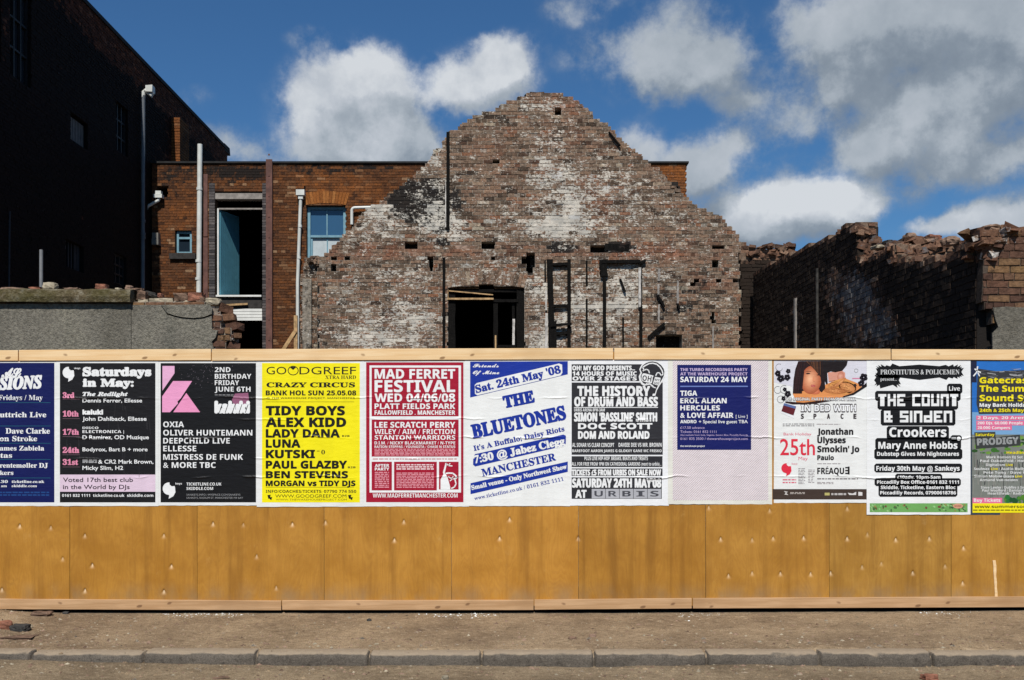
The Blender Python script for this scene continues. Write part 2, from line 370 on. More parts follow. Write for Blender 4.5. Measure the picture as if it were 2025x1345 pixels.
def paper_bump(n):
    """paste wrinkles: creases run level across the sheets, broken and wobbling"""
    sp = n.node('ShaderNodeSeparateXYZ'); n.put(sp.inputs[0], n.pos)
    wob = n.math('MULTIPLY', n.math('SUBTRACT', n.noise(n.scale(n.pos, (1.6, 0, .3)), 1.5, 5, .6), .5), .10)
    z = n.math('ADD', sp.outputs[2], wob)
    h = None
    for py in (787, 829, 866, 906, 943):
        zc = Z(py, 10.0)
        amp = n.rng(n.noise(n.vmath('ADD', n.pos, (0, 0, py * .37)), 1.9, 3, .5), .46 if py in (787, 866, 943) else .55, .66, 0, 1 if py in (787, 866, 943) else .45)
        d = n.math('DIVIDE', n.math('SUBTRACT', z, zc), .0085)
        gss = n.math('MULTIPLY', n.math('EXPONENT', n.math('MULTIPLY', n.math('MULTIPLY', d, d), -1.0)), amp)
        h = gss if h is None else n.math('ADD', h, gss)
    micro = n.noise(n.scale(n.pos, (1, 1, 2.4)), 9, 6, .6)
    h = n.math('ADD', h, n.math('MULTIPLY', micro, .35))
    return n.bump(h, .7, .014)
def ink(r, g_, b_, gloss=.5):
    key = (r, g_, b_)
    if key not in INK:
        n = material('ink_%d_%d_%d' % key, gloss, .25)
        k = n.rng(n.noise(n.scale(n.pos, (1.5, 1, .7)), 3.5, 7, .65), .3, .7, .90, 1.0)
        c = tuple(min(v * .86, .80) for v in lin(r, g_, b_))
        n.put(n.b.inputs['Base Color'], n.mix(1.0, c, n.mix(0.0, k, k), 'MULTIPLY'))
        n.put(n.b.inputs['Normal'], paper_bump(n)); INK[key] = n.m
    return INK[key]

# ------------------------------------------------------------------ ground, road, kerb, pavement
def sheet(name, x0, x1, y0, y1, nx, ny, zf, mat, ys=None):
    b = MB(); rows = ys or [y0 + (y1 - y0) * j / ny for j in range(ny + 1)]
    for y in rows:
        for i in range(nx + 1):
            x = x0 + (x1 - x0) * i / nx; b.v.append((x, y, zf(x, y)))
    for j in range(len(rows) - 1):
        for i in range(nx):
            a = j * (nx + 1) + i; b.f.append((a, a + 1, a + nx + 2, a + nx + 1)); b.m.append(0); b.a.append(None)
    return tag(b.build(name, mat, smooth=True), kind='structure')
def nz(x, y, s, seed=0): return mnoise.fractal(Vector((x * s, y * s, seed)), .9, 2.1, 5)
def base_z(x): return -.014 + max(0, x - 1.0) * .0062
sheet('ground', -500, 500, -400, 600, 8, 8, lambda x, y: -.60, M['site'])
def ysteps(a, b, d): n = int(round((b - a) / d)); return [a + (b - a) * k / n for k in range(n + 1)]
def road_z(x, y): return -.205 + .010 * nz(x, y, 1.1, 3) + .006 * nz(x, y, 5, 4) + .03 * math.exp(-((y - 8.4) / .22) ** 2) * (.5 + .5 * nz(x, 0, .8, 9)) + .05 / (1 + math.exp((x + 3.0) * 2.2)) * math.exp(-((y - 8.44) / .30) ** 2)
sheet('road', -9, 9, -6, 8.62, 500, 0, road_z, M['road'], ys=[-6, -3, 0, 3, 5, 6] + ysteps(6.2, 8.62, .03))
KY = 8.46
def pave_z(x, y):
    t = (y - KY) / (10.0 - KY)
    lump = .13 * math.exp(-((x + 5.25) / .55) ** 2 - ((y - 9.75) / .28) ** 2) + .05 * math.exp(-((x + 4.9) / .5) ** 2 - ((y - 9.15) / .25) ** 2)
    return -.088 * (1 - t) + base_z(x) * min(1, max(0, t)) + (.012 * nz(x, y, 1.3) + .007 * nz(x, y, 6, 2)) * (.35 if y > 9.85 else 1) + lump - .004
sheet('pavement', -9, 9, 8.6, 10.5, 560, 0, lambda x, y: -.15 if y > 10.28 or y < 8.585 else pave_z(x, y) + .012 * nz(x, 3, 1.7) * (y < 8.68), M['dirt'], ys=[8.57] + ysteps(8.59, 10.24, .027) + [10.3, 10.5])
def kerb():
    b = MB(); prof = [(8.70, -.125), (8.655, -.092), (8.60, -.085), (8.52, -.084), (8.475, -.090), (8.452, -.108), (8.446, -.14), (8.445, -.18), (8.444, -.26)]
    x0, x1, dx = -8.2, 8.2, .009; nx = int((x1 - x0) / dx)
    joints = [X(730, 8.48) + .915 * k for k in range(-12, 14)]
    for i in range(nx + 1):
        x = x0 + i * dx
        g_ = max(math.exp(-((x - j) / .009) ** 2) for j in joints)
        sid = sum(1 for j in joints if j < x); rs = random.Random(sid * 5 + 1); tilt, off = rs.uniform(-.006, .006), rs.uniform(-.008, .008)
        left = .045 / (1 + math.exp((x + 3.0) * 2.2))
        for k, (y, z) in enumerate(prof):
            chip = max(0, nz(x, k * .7, 3.0, sid) - .35) * .035 if 3 <= k <= 5 else 0
            dust = left * (1 if k < 6 else .3)
            b.v.append((x, y + g_ * .05 + off * (k > 1) + chip * .8 + .003 * nz(x, z, 14, k), z - g_ * .04 * (k > 0) + tilt * (k < 6) - chip + .003 * nz(x, y, 12, 7) ))
    P_ = len(prof)
    for i in range(nx):
        for k in range(P_ - 1):
            a = i * P_ + k; b.f.append((a, a + 1, a + 1 + P_, a + P_)); b.m.append(0); b.a.append(None)
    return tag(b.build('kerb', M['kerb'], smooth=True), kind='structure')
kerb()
sheet('site_ground', -40, 40, 10.45, 60, 80, 50, lambda x, y: -.06 + .04 * nz(x, y, .5, 11), M['site'])

# ------------------------------------------------------------------ hoarding
FY = 10.0
hoard = empty('hoarding', (0, FY, 0), 'plywood hoarding with pale timber rails along the pavement, covered in a row of posters', 'hoarding')
DENTS = []
for ox, lst in ((0, [(112, 110, 1), (290, 120, .6), (485, 165, .7), (937, 165, .7), (527, 335, 1), (358, 298, .6), (980, 340, 1), (485, 480, 1), (937, 485, 1), (10, 475, .8), (1218, 98, .9), (1392, 103, .4), (1672, 100, 1), (1862, 90, .7), (1468, 285, .6), (1580, 465, .6)]),
                (670, [(372, 85, .8), (318, 190, 1), (977, 72, .9), (920, 180, 1), (1370, 180, .8)]),
                (1325, [(290, 185, .8), (470, 190, .5), (590, 180, .7), (765, 178, .9), (1015, 182, .9), (1130, 160, .4), (1293, 188, .9), (1485, 182, .8), (1680, 235, .9), (335, 395, .7), (470, 380, .6), (632, 382, .8), (805, 385, .8), (920, 380, .8), (1100, 345, .5), (1210, 325, .4), (1390, 378, .8), (1575, 340, .5), (1675, 437, .8), (222, 5, .6), (1015, 10, .6), (570, 22, .5)])):
    for cx_, cy_, k in lst: DENTS.append((X(ox + cx_ / 2.893, FY), Z(1000 + cy_ / 2.893, FY), k))
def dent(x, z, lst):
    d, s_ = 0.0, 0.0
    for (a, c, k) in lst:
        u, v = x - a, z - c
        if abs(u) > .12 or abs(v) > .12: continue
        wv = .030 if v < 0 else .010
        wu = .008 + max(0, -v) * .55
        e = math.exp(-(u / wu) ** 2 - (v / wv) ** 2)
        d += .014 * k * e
        if -.05 < v < .006: s_ = max(s_, .75 * k * math.exp(-(u / (.0035 + max(0, -v) * .42)) ** 2) * (1 + v / .05) ** 1.6)  # painted highlight: a fan below the dent, fading downwards
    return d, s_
SEAMS = [-113, 138, 390, 641, 893, 1144, 1395.5, 1640, 1881, 2132, 2383, 2634, -616, -364]
TINTS = [(1, 1, 1), (.98, .97, .92), (1.0, 1.0, 1.0), (1.04, 1.04, 1.04), (1.08, 1.06, 1.05), (.92, .91, .86), (.98, 1.0, 1.08), (.90, .97, 1.15), (1.0, 1.05, 1.2)]
for i in range(13):
    sa, sb = [(SEAMS[k], SEAMS[k + 1]) for k in range(11)][i] if i < 11 else ((-616, -365) if i == 11 else (-365, -113))
    xa, xb = X(sa, FY) + .0018, X(sb, FY) - .0018
    b = MB(); z0, z1 = Z(1198, FY), Z(696, FY); zs = [z0 + (Z(1000, FY) - z0) * k / 150 for k in range(151)] + [1.25, 1.6, 2.0, z1]
    nx = 190; sc = []; near = [q for q in DENTS if xa - .15 < q[0] < xb + .15]
    bow = random.uniform(-.004, .004)
    for z in zs:
        for k in range(nx + 1):
            x = xa + (xb - xa) * k / nx; t = k / nx
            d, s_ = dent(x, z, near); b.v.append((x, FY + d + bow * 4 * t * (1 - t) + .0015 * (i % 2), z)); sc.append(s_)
    for r in range(len(zs) - 1):
        for k in range(nx):
            a = r * (nx + 1) + k; b.f.append((a, a + 1, a + nx + 2, a + nx + 1)); b.m.append(0); b.a.append(None)
    n0 = len(b.v); yb = FY + .018
    b.v += [(xa, yb, z0), (xb, yb, z0), (xb, yb, z1), (xa, yb, z1)]; sc += [0] * 4
    top = (len(zs) - 1) * (nx + 1)
    for q in ((n0 + 1, n0, n0 + 3, n0 + 2), (0, n0, n0 + 1, nx), (top + nx, n0 + 2, n0 + 3, top), (n0, 0, top, n0 + 3), (nx, n0 + 1, n0 + 2, top + nx)):
        b.f.append(q); b.m.append(0); b.a.append(None)
    o = b.build('plywood_panel', M['ply'], hoard, smooth=False)
    me = o.data; at = me.attributes.new('dent_highlight', 'FLOAT', 'POINT'); at.data.foreach_set('value', sc)
    me.polygons.foreach_set('use_smooth', [k < len(me.polygons) - 5 for k in range(len(me.polygons))])
    # own origin per panel so that each board has its own grain
    sh = Vector(((xa + xb) / 2, 0, 0))
    for v in me.vertices: v.co -= sh
    o.location = sh; o['tint'] = TINTS[i % 9]; o['wet'] = (.15, .1, .05, .1, .05, .62, .2, .3, .15)[i % 9]
b = MB(); xs = X(1968, FY)
b.bar((xs + .006, FY - .004, Z(1183, FY)), (xs - .012, FY - .004, Z(1108, FY)), .026, .012, j=.3, n=7); b.build('pale_split', M['rail'], hoard)
def rail(segs, mat, depth, y_front_gap=0.0):
    for (pa, pb, ta, tb, ba, bb) in segs:
        b = MB(); n = max(2, int((pb - pa) / 40)); y0, y1 = FY - depth, FY - .0005
        for k in range(n + 1):
            t = k / n; px = pa + (pb - pa) * t
            zt, zb = Z(ta + (tb - ta) * t, FY) + .0012 * nz(px, 0, .03), Z(ba + (bb - ba) * t, FY) + .0012 * nz(px, 5, .03)
            x = X(px, FY)
            for (yy, zz) in ((y0, zb + .003), (y0 - .0, zt - .003), (y0 + .003, zt), (y1, zt), (y1, zb), (y0 + .003, zb)): b.v.append((x, yy, zz))
        for k in range(n):
            for q in range(6): b.f.append((6 * k + q, 6 * k + (q + 1) % 6, 6 * k + 6 + (q + 1) % 6, 6 * k + 6 + q)); b.m.append(0); b.a.append(None)
        b.f += [(5, 4, 3, 2, 1, 0), tuple(6 * n + q for q in range(6))]; b.m += [0, 0]; b.a += [None, None]
        o = b.build('timber_rail', mat, hoard)
        sh = Vector((X((pa + pb) / 2, FY), 0, Z(ba, FY)))
        for v in o.data.vertices: v.co -= sh
        o.location = sh
rail([(-616, -122, 693, 693, 714, 714), (2142, 2634, 692, 693, 713, 714), (-120, 37, 693, 693, 714, 714), (39, 418, 692.5, 690.5, 714, 713), (420, 1212, 691, 688.5, 714, 711), (1214.5, 1760, 688.5, 690.5, 711.5, 712), (1762, 2140, 691, 692, 712, 713)], M['rail'], .016)
rail([(-616, -122, 1183, 1183, 1204, 1204), (2142, 2634, 1178.5, 1177, 1200, 1199), (-120, 557, 1183, 1187.5, 1204, 1206.5), (559, 1055, 1187, 1186, 1206, 1206), (1057, 1367, 1185.5, 1182.5, 1205.5, 1203), (1369.5, 2140, 1182.5, 1178.5, 1203, 1200)], M['rail_low'], .022)
for k in range(5):                                  # studs and braces behind the boards
    xs = -4.8 + 2.44 * k; b = MB(); b.box(xs - .045, xs + .045, FY + .021, FY + .053, .07, 2.48)
    b.bar((xs, FY + .10, 2.0), (xs, FY + 1.3, .0), .07, .05); b.build('rear_strut', M['rail_low'], hoard)
b = MB(); b.box(-9, 9, FY + .055, FY + .10, -.08, .05); b.build('gap_shade_strip', M['black'], hoard)  # black strip added to stand for the shade in the gap under the rail

# ------------------------------------------------------------------ posters
BOLD = dict(U=0x1D5D4, L=0x1D5EE, D=0x1D7EC)
SERIF = dict(U=0x1D400, L=0x1D41A, D=0x1D7CE)
SITAL = dict(U=0x1D468, L=0x1D482, D=0x1D7CE)
SCRIPT = dict(U=0x1D4D0, L=0x1D4EA, D=0x1D7CE)
def glyphs(t, st):
    if st is None: return t
    r = ''
    for c in t:
        if 'A' <= c <= 'Z': r += chr(st['U'] + ord(c) - 65)
        elif 'a' <= c <= 'z': r += chr(st['L'] + ord(c) - 97)
        elif '0' <= c <= '9': r += chr(st['D'] + ord(c) - 48)
        else: r += c
    return r
_tc = {}
def text_mesh(t, st):
    key = (t, id(st))
    if key not in _tc:
        f = bpy.data.curves.new('lettering', 'FONT'); f.body = glyphs(t, st); f.size = 1.0; f.resolution_u = 3
        ob = bpy.data.objects.new('lettering', f); COL.objects.link(ob)
        dg = bpy.context.evaluated_depsgraph_get()
        me = bpy.data.meshes.new_from_object(ob.evaluated_get(dg))
        vs = [(v.co.x, v.co.y) for v in me.vertices]; fs = [tuple(p.vertices) for p in me.polygons]
        bpy.data.objects.remove(ob); bpy.data.curves.remove(f); bpy.data.meshes.remove(me)
        _tc[key] = (vs, fs)
    return _tc[key]
def cap(st): vs, _ = text_mesh('H', st); return max(v[1] for v in vs)
POSTERS = 0
class Poster:
    def __init__(s, label, org, sc, paper, white=(232, 232, 228), lift=0.0):
        global POSTERS
        POSTERS += 1
        s.ox, s.oy, s.s = org[0], org[1], sc
        x0, y0, x1, y1 = paper; a, c = s.P(x0, y1), s.P(x1, y0)
        s.lift = .0035 + lift
        s.root = empty('poster', ((a[0] + c[0]) / 2, FY - s.lift, a[1]), label, 'poster', 'bill posters pasted on the hoarding')
        s.sets = {}
        b = MB(); n = 24
        rs = random.Random(POSTERS)
        xs = [a[0] + (c[0] - a[0]) * k / n for k in range(n + 1)]
        up = [(x, FY - s.lift, c[1]) for x in xs]; lo = [(x, FY - s.lift, a[1] + rs.uniform(-.002, .002)) for x in xs]
        for k in range(n):
            b.quad([lo[k], lo[k + 1], up[k + 1], up[k]])
            b.quad([(p[0], FY - s.lift + .0016, p[2]) for p in (lo[k + 1], lo[k], up[k], up[k + 1])])
            b.quad([lo[k + 1], lo[k], (lo[k][0], FY - s.lift + .0016, lo[k][2]), (lo[k + 1][0], FY - s.lift + .0016, lo[k + 1][2])])
        b.build('paper_sheet', ink(*white), s.root)
    def P(s, x, y): return (X(s.ox + x / s.s, FY), Z(s.oy + y / s.s, FY))
    def depth(s, lv): return FY - s.lift - .0006 * lv
    def poly(s, pts, col, lv=1, part='printed_panel'):
        mb, mats = s.sets.setdefault(part, (MB(), []))
        m = ink(*col)
        if m not in mats: mats.append(m)
        q = [s.P(*p) for p in pts]
        area = sum(q[i][0] * q[(i + 1) % len(q)][1] - q[(i + 1) % len(q)][0] * q[i][1] for i in range(len(q)))
        if area < 0: q = q[::-1]
        mb.quad([(p[0], s.depth(lv), p[1]) for p in q], mats.index(m))
    def rect(s, x0, y0, x1, y1, col, lv=1, part='printed_panel'): s.poly([(x0, y0), (x1, y0), (x1, y1), (x0, y1)], col, lv, part)
    def disc(s, cx, cy, rx, col, lv=1, part='logo', ry=None, a0=0, a1=360, n=28, rot=0):
        ry = ry or rx; k = int(n * (a1 - a0) / 360) or 4
        c, d = math.cos(R(rot)), math.sin(R(rot)); pts = []
        for i in range(k + (a1 - a0 < 360)):
            t = R(a0 + (a1 - a0) * i / k); u, v = rx * math.cos(t), ry * math.sin(t); pts.append((cx + u * c - v * d, cy + u * d + v * c))
        s.poly(pts, col, lv, part)
    def arc(s, cx, cy, r, wd, a0, a1, col, lv=2, part='logo', ry=None, n=22):
        ry = ry or r
        for i in range(n):
            t0, t1 = R(a0 + (a1 - a0) * i / n), R(a0 + (a1 - a0) * (i + 1) / n)
            s.poly([(cx + (r - wd / 2) * math.cos(t0), cy + (ry - wd / 2) * math.sin(t0)), (cx + (r + wd / 2) * math.cos(t0), cy + (ry + wd / 2) * math.sin(t0)),
                    (cx + (r + wd / 2) * math.cos(t1), cy + (ry + wd / 2) * math.sin(t1)), (cx + (r - wd / 2) * math.cos(t1), cy + (ry - wd / 2) * math.sin(t1))], col, lv, part)
    def line(s, pts, wd, col, lv=2, part='logo'):
        for (a, b_) in zip(pts[:-1], pts[1:]):
            d = Vector((b_[0] - a[0], b_[1] - a[1])); l = d.length or 1; nx, ny = -d.y / l * wd / 2, d.x / l * wd / 2
            s.poly([(a[0] + nx, a[1] + ny), (a[0] - nx, a[1] - ny), (b_[0] - nx, b_[1] - ny), (b_[0] + nx, b_[1] + ny)], col, lv, part)
    def text(s, t, x0, x1, yt, yb, col, st=BOLD, fat=.0, lv=2, part='lettering', rise=0.0, track=None):
        """fit t from x0 to x1 with cap height yt..yb; rise lifts the right end (slanted setting); fat thickens the strokes"""
        vs, fs = text_mesh(t, st)
        if not vs: return
        mb, mats = s.sets.setdefault(part, (MB(), []))
        m = ink(*col)
        if m not in mats: mats.append(m)
        mi = mats.index(m)
        a, b_ = min(v[0] for v in vs), max(v[0] for v in vs); ch = cap(st)
        run = x1 - x0; L_ = math.hypot(run, rise); ux, uy = run / L_, -rise / L_
        kx, ky = L_ / (b_ - a), (yb - yt) / ch
        h = yb - yt; e = fat * h
        shifts = [(0, 0)] if fat == 0 else [(0, 0), (e, 0), (-e, 0), (0, e), (0, -e), (e * .7, e * .7), (-e * .7, e * .7), (e * .7, -e * .7), (-e * .7, -e * .7)]
        for si, (dx, dy) in enumerate(shifts):
            i0 = len(mb.v); yy = s.depth(lv) - .00004 * si
            for (vx, vy) in vs:
                u, v = (vx - a) * kx, -vy * ky
                if fat: u = u * (L_ - 2 * e) / L_ + e
                X_, Y_ = x0 + u * ux - v * uy + dx, yb + u * uy + v * ux + dy
                p = s.P(X_, Y_); mb.v.append((p[0], yy, p[1]))
            for f in fs: mb.f.append(tuple(i0 + k for k in f)); mb.m.append(mi); mb.a.append(None)
    def greek(s, x0, x1, y0, y1, rows, col, fill=.55, lv=2, ragged=0.0):
        """small print too fine to read in the photograph: rows of word-length strokes"""
        rs = random.Random(int(x0 + y0 * 7)); h = (y1 - y0) / rows
        for r in range(rows):
            x = x0; xe = x1 - rs.random() * ragged * (x1 - x0)
            while x < xe - 3:
                wl = min(rs.uniform(12, 46), xe - x); s.rect(x, y0 + r * h, x + wl, y0 + r * h + h * fill, col, lv, 'lettering'); x += wl + rs.uniform(5, 9)
    def swirl(s, cx, cy, r, col, hole, lv=2):
        s.disc(cx, cy - r * .12, r, col, lv)
        s.poly([(cx + r * .98, cy - r * .2), (cx + r * 1.05, cy + r * .45), (cx + r * .7, cy + r * 1.1), (cx - r * .05, cy + r * 1.5), (cx + r * .05, cy + r * 1.0), (cx - r * .2, cy + r * .7), (cx + r * .4, cy + r * .2)], col, lv + .3)
        s.poly([(cx + r * .1, cy - r * 1.15), (cx + r * 1.02, cy - r * 1.1), (cx + r * 1.02, cy - r * .55), (cx + r * .45, cy - r * .5), (cx + r * .1, cy - r * .78)], hole, lv + .6)
    def done(s):
        for part, (mb, mats) in s.sets.items(): mb.build(part, mats, s.root)
WHT, BLK = (238, 238, 236), (16, 15, 17)

# 1 navy club poster cut by the left edge of the photograph
p = Poster('navy blue poster with white club-night lettering, at the left end of the row', (0, 690), 3.894, (-330, 98, 450, 1210))
NV = (11, 20, 82)
p.rect(-292, 108, 420, 1182, NV)
p.text('AL', 12, 168, 152, 222, WHT, SCRIPT, .05, part='logo'); p.text('SIONS', -8, 330, 222, 312, WHT, SITAL, .07, rise=14, part='logo')
p.text('Fridays / May', -10, 330, 356, 394, WHT, SERIF)
for y in (412, 592, 725, 850, 992): p.rect(-250, y, 392, y + 4, (30, 90, 110), 2)
for t, a, c, u, v in (('uttrich Live', 0, 358, 488, 526), ('Dave Clarke', 45, 386, 612, 652), ('on Stroke', 0, 288, 672, 710), ('ames Zabiela', 0, 342, 748, 782), ('tas', 4, 95, 802, 838),
                      ('rentemøller DJ', 0, 370, 880, 914), ('kers', 0, 105, 938, 970), ('.30', 0, 62, 1012, 1032), ('ticketline.co.uk', 92, 342, 1012, 1032), ('am', 10, 55, 1046, 1064), ('skiddle.com', 92, 286, 1046, 1064)):
    p.text(t, a, c, u, v, WHT, SERIF, .02)
p.greek(-240, 380, 1100, 1140, 2, (30, 70, 130)); p.done()

# 2 Saturdays in May
p = Poster('black poster headed Saturdays in May, with pink dates and a lilac strip', (0, 690), 3.894, (436, 96, 1222, 1210), lift=.0012)
PK = (226, 140, 168); LIL = (224, 200, 216)
p.rect(463, 110, 1198, 968, (22, 20, 22)); p.rect(463, 968, 1198, 1100, LIL); p.rect(463, 1100, 1198, 1182, (22, 20, 22))
rs = random.Random(3)
for k in range(26):
    x = rs.uniform(500, 1150); y = rs.uniform(300, 800); p.line([(x, y), (x + rs.uniform(-20, 20), y + rs.uniform(60, 200))], rs.uniform(2, 5), (44, 42, 44), 1.3, 'printed_panel')
p.swirl(528, 188, 44, WHT, (22, 20, 22)); p.text('Sankeys', 545, 620, 143, 156, WHT)
p.text('Saturdays', 637, 1168, 146, 206, WHT, SERIF, .09); p.text('in May:', 637, 1032, 234, 288, WHT, SERIF, .09)
for t, c, u in (('3rd', 575, 338), ('10th', 608, 480), ('17th', 610, 620), ('24th', 612, 760), ('31st', 604, 852)): p.text(t, 484, c, u, u + 40, PK, SERIF, .05)
for y in (386, 536, 674, 814, 908): p.rect(484, y, 616, y + 3, (120, 90, 100), 2)
p.text('The Redlight', 637, 986, 334, 362, WHT, SITAL, .06); p.text('Dennis Ferrer, Ellesse', 637, 1096, 384, 412, WHT, None, .03)
p.text('kaluki', 637, 796, 472, 504, WHT, BOLD, .09); p.text('John Dahlback, Ellesse', 637, 1130, 524, 553, WHT, None, .03)
p.text('DISCO', 637, 760, 600, 616, WHT); p.text('ELECTRONICA |', 637, 956, 626, 648, WHT); p.text('D Ramirez, OD Muzique', 637, 1148, 666, 695, WHT, None, .03)
p.text('Bodyrox, Bart B + more', 637, 1138, 760, 788, WHT, None, .03)
p.greek(637, 748, 854, 882, 3, (190, 190, 190)); p.text('& CR2 Mark Brown,', 758, 1183, 854, 883, WHT, None, .03); p.text('Micky Slim, H2', 637, 950, 902, 931, WHT, None, .03)
p.text('Voted 17th best club', 487, 1026, 992, 1024, (52, 40, 50), None, .025); p.text('in the World by DJs', 487, 1000, 1047, 1079, (52, 40, 50), None, .025)
p.text('0161 832 1111', 480, 695, 1118, 1139, WHT); p.text('ticketline.co.uk', 718, 960, 1118, 1139, WHT); p.text('skiddle.com', 980, 1182, 1118, 1139, WHT); p.done()

# 3 second birthday
p = Poster('black poster with a large pink angular emblem, headed 2nd Birthday Friday June 6th', (0, 690), 3.894, (1214, 96, 2004, 1206))
p.rect(1238, 110, 1972, 1182, (14, 13, 15))
PP = (238, 160, 200)
p.poly([(1252, 132), (1345, 132), (1345, 188), (1252, 322)], (232, 176, 208), 2, 'logo')
p.poly([(1334, 248), (1480, 248), (1392, 382), (1368, 405), (1372, 420), (1310, 488), (1250, 488), (1250, 366)], PP, 2, 'logo')
p.poly([(1436, 340), (1542, 488), (1335, 488)], (236, 150, 190), 2, 'logo')
for k in range(90):
    x = rs.gauss(1560, 120); y = rs.gauss(185, 55)
    if 1380 < x < 1950 and 118 < y < 330: p.rect(x, y, x + rs.uniform(2, 5), y + rs.uniform(2, 5), (120, 110, 118), 1.5)
p.poly([(1810, 345), (1912, 338), (1918, 400), (1880, 440), (1800, 430), (1786, 395)], (150, 92, 120), 1.6, 'logo')
for t, c, u in (('2ND', 1776, 142), ('BIRTHDAY', 1936, 193), ('FRIDAY', 1842, 242), ('JUNE 6TH', 1930, 292)): p.text(t, 1655, c, u, u + 37, WHT, BOLD)
p.greek(1655, 1800, 352, 362, 1, (150, 150, 150)); p.text('kaluki', 1652, 1926, 412, 490, WHT, BOLD, .1)
for x in (1690, 1735, 1790, 1842, 1890): p.line([(x, 492), (x + 22, 428)], 5, (14, 13, 15), 3)
for t, c, u in (('OXIA', 1418, 560), ('OLIVER HUNTEMANN', 1944, 624), ('DEEPCHILD LIVE', 1770, 686), ('ELLESSE', 1512, 746), ('MISTRESS DE FUNK', 1872, 811), ('& MORE TBC', 1662, 873)): p.text(t, 1258, c, u, u + 43, WHT, BOLD, .0)
p.swirl(1302, 1082, 48, WHT, (14, 13, 15)); p.text('Sankeys', 1310, 1402, 1030, 1044, WHT)
p.text('TICKETLINE.CO.UK', 1437, 1706, 1030, 1052, WHT); p.text('SKIDDLE.COM', 1437, 1642, 1064, 1086, WHT)
p.text('SANKEYS.INFO / MYSPACE.COM/SANKEYS', 1437, 1852, 1116, 1130, (150, 150, 150), None); p.text('SANKEYS, RADIUM ST. MANCHESTER M4 6AY', 1437, 1872, 1140, 1154, (150, 150, 150), None); p.done()

# 4 yellow
p = Poster('bright yellow poster with black lettering and a Crazy Circus line', (510, 690), 4.202, (-8, 104, 880, 1312), lift=.0012)
YL, OL = (250, 232, 12), (120, 108, 10); K2 = (24, 22, 14)
p.rect(35, 118, 848, 1276, YL)
p.text('GO', 72, 238, 150, 212, K2, None); p.text('DGREEF', 346, 816, 150, 212, K2, None)
p.arc(294, 181, 42, 7, 0, 360, K2, 2, ry=36); p.poly([(262, 150), (322, 150), (294, 176)], K2, 2.4, 'logo')
p.text('XTRA HARD', 560, 816, 222, 250, K2, SERIF); p.text('CRAZY CIRCUS', 72, 808, 281, 318, K2, SERIF, .05); p.text('BANK HOL SUN 25.05.08', 66, 818, 347, 386, K2, BOLD, .03)
p.text('@ THE WAREHOUSE PROJECT, MANCHESTER', 72, 808, 403, 416, (70, 64, 12), BOLD); p.rect(66, 439, 800, 442, OL, 2)
for t, c, u, v in (('TIDY BOYS', 724, 478, 550), ('ALEX KIDD', 735, 574, 647), ('LADY DANA', 682, 670, 735), ('LUNA', 355, 755, 819), ('KUTSKI', 476, 842, 906), ('PAUL GLAZBY', 742, 932, 993), ('BEN STEVENS', 750, 1018, 1073), ('MORGAN vs TIDY DJS', 812, 1096, 1139)):
    p.text(t, 66, c, u, v, K2, BOLD, .05)
p.text('B2B', 700, 762, 717, 732, K2); p.text('B2B', 748, 812, 977, 992, K2); p.text('0', 528, 558, 842, 876, K2, SERIF); p.rect(490, 846, 514, 852, OL, 2)
p.rect(66, 1148, 800, 1151, OL, 2); p.text('INFO/COACHES/TICKETS: 07790 774 550', 66, 818, 1172, 1196, K2)
p.text('WWW.GOODGREEF.COM', 145, 736, 1209, 1236, (60, 56, 10), None); p.text('WWW.THEWAREHOUSEPROJECT.COM', 150, 740, 1245, 1260, OL, None)
for x in (100, 770): p.poly([(x - 20, 1215), (x + 8, 1212), (x + 2, 1232), (x + 20, 1232), (x + 12, 1258), (x - 4, 1244), (x - 12, 1246)], K2, 2, 'logo')
p.done()

# 5 red festival
p = Poster('crimson poster for a festival, white framed text blocks and a raised arm', (510, 690), 4.202, (862, 100, 1756, 1310))
RD, PKR = (164, 14, 44), (226, 150, 160)
p.rect(900, 112, 1708, 1274, RD); p.rect(928, 138, 1688, 1194, WHT, 2)
for q in ((946, 156, 1668, 560), (946, 588, 1668, 895), (946, 938, 1114, 1176), (1132, 938, 1487, 1176), (1505, 938, 1668, 1168)): p.rect(*q, RD, 3)
for t, u, v in (('MAD FERRET', 170, 247), ('FESTIVAL', 262, 358), ('WED 04/06/08', 373, 440), ('PLATT FIELDS PARK', 455, 499), ('FALLOWFIELD . MANCHESTER', 512, 547), ('LEE SCRATCH PERRY', 608, 655), ('WILEY / AIM / FRICTION', 667, 708), ('STANTON WARRIORS', 718, 755)):
    p.text(t, 970, 1640, u, v, WHT, BOLD, .02 if v < 700 else .0, lv=4)
p.text('D.I.M. / NICKY BLACKMARKET / N-TYPE', 970, 1640, 769, 794, WHT, BOLD, lv=4); p.text('RATION STEPPAS / YOUNGSTA / CHASE N STATUS', 970, 1640, 803, 823, WHT, BOLD, lv=4)
p.greek(970, 1640, 830, 890, 5, PKR, .62, 4); p.greek(955, 1660, 910, 924, 1, (206, 150, 150), .7, 3)
p.text('AFTER', 972, 1092, 958, 981, WHT, BOLD, .03, lv=4); p.text('PARTY', 972, 1092, 987, 1010, WHT, BOLD, .03, lv=4)
p.greek(972, 1090, 1022, 1160, 9, PKR, .6, 4); p.greek(1152, 1462, 958, 1010, 3, (240, 215, 215), .6, 4); p.greek(1152, 1462, 1028, 1160, 10, PKR, .6, 4)
c = lambda pts: [(1505 + (a - 1425) * .4357, 938 + (b_ - 320) * .4357) for a, b_ in pts]
p.poly(c([(1455, 850), (1455, 660), (1510, 560), (1500, 520), (1540, 380), (1545, 345), (1570, 340), (1570, 380), (1535, 540), (1560, 570), (1590, 620), (1640, 800), (1640, 850)]), WHT, 4, 'picture')
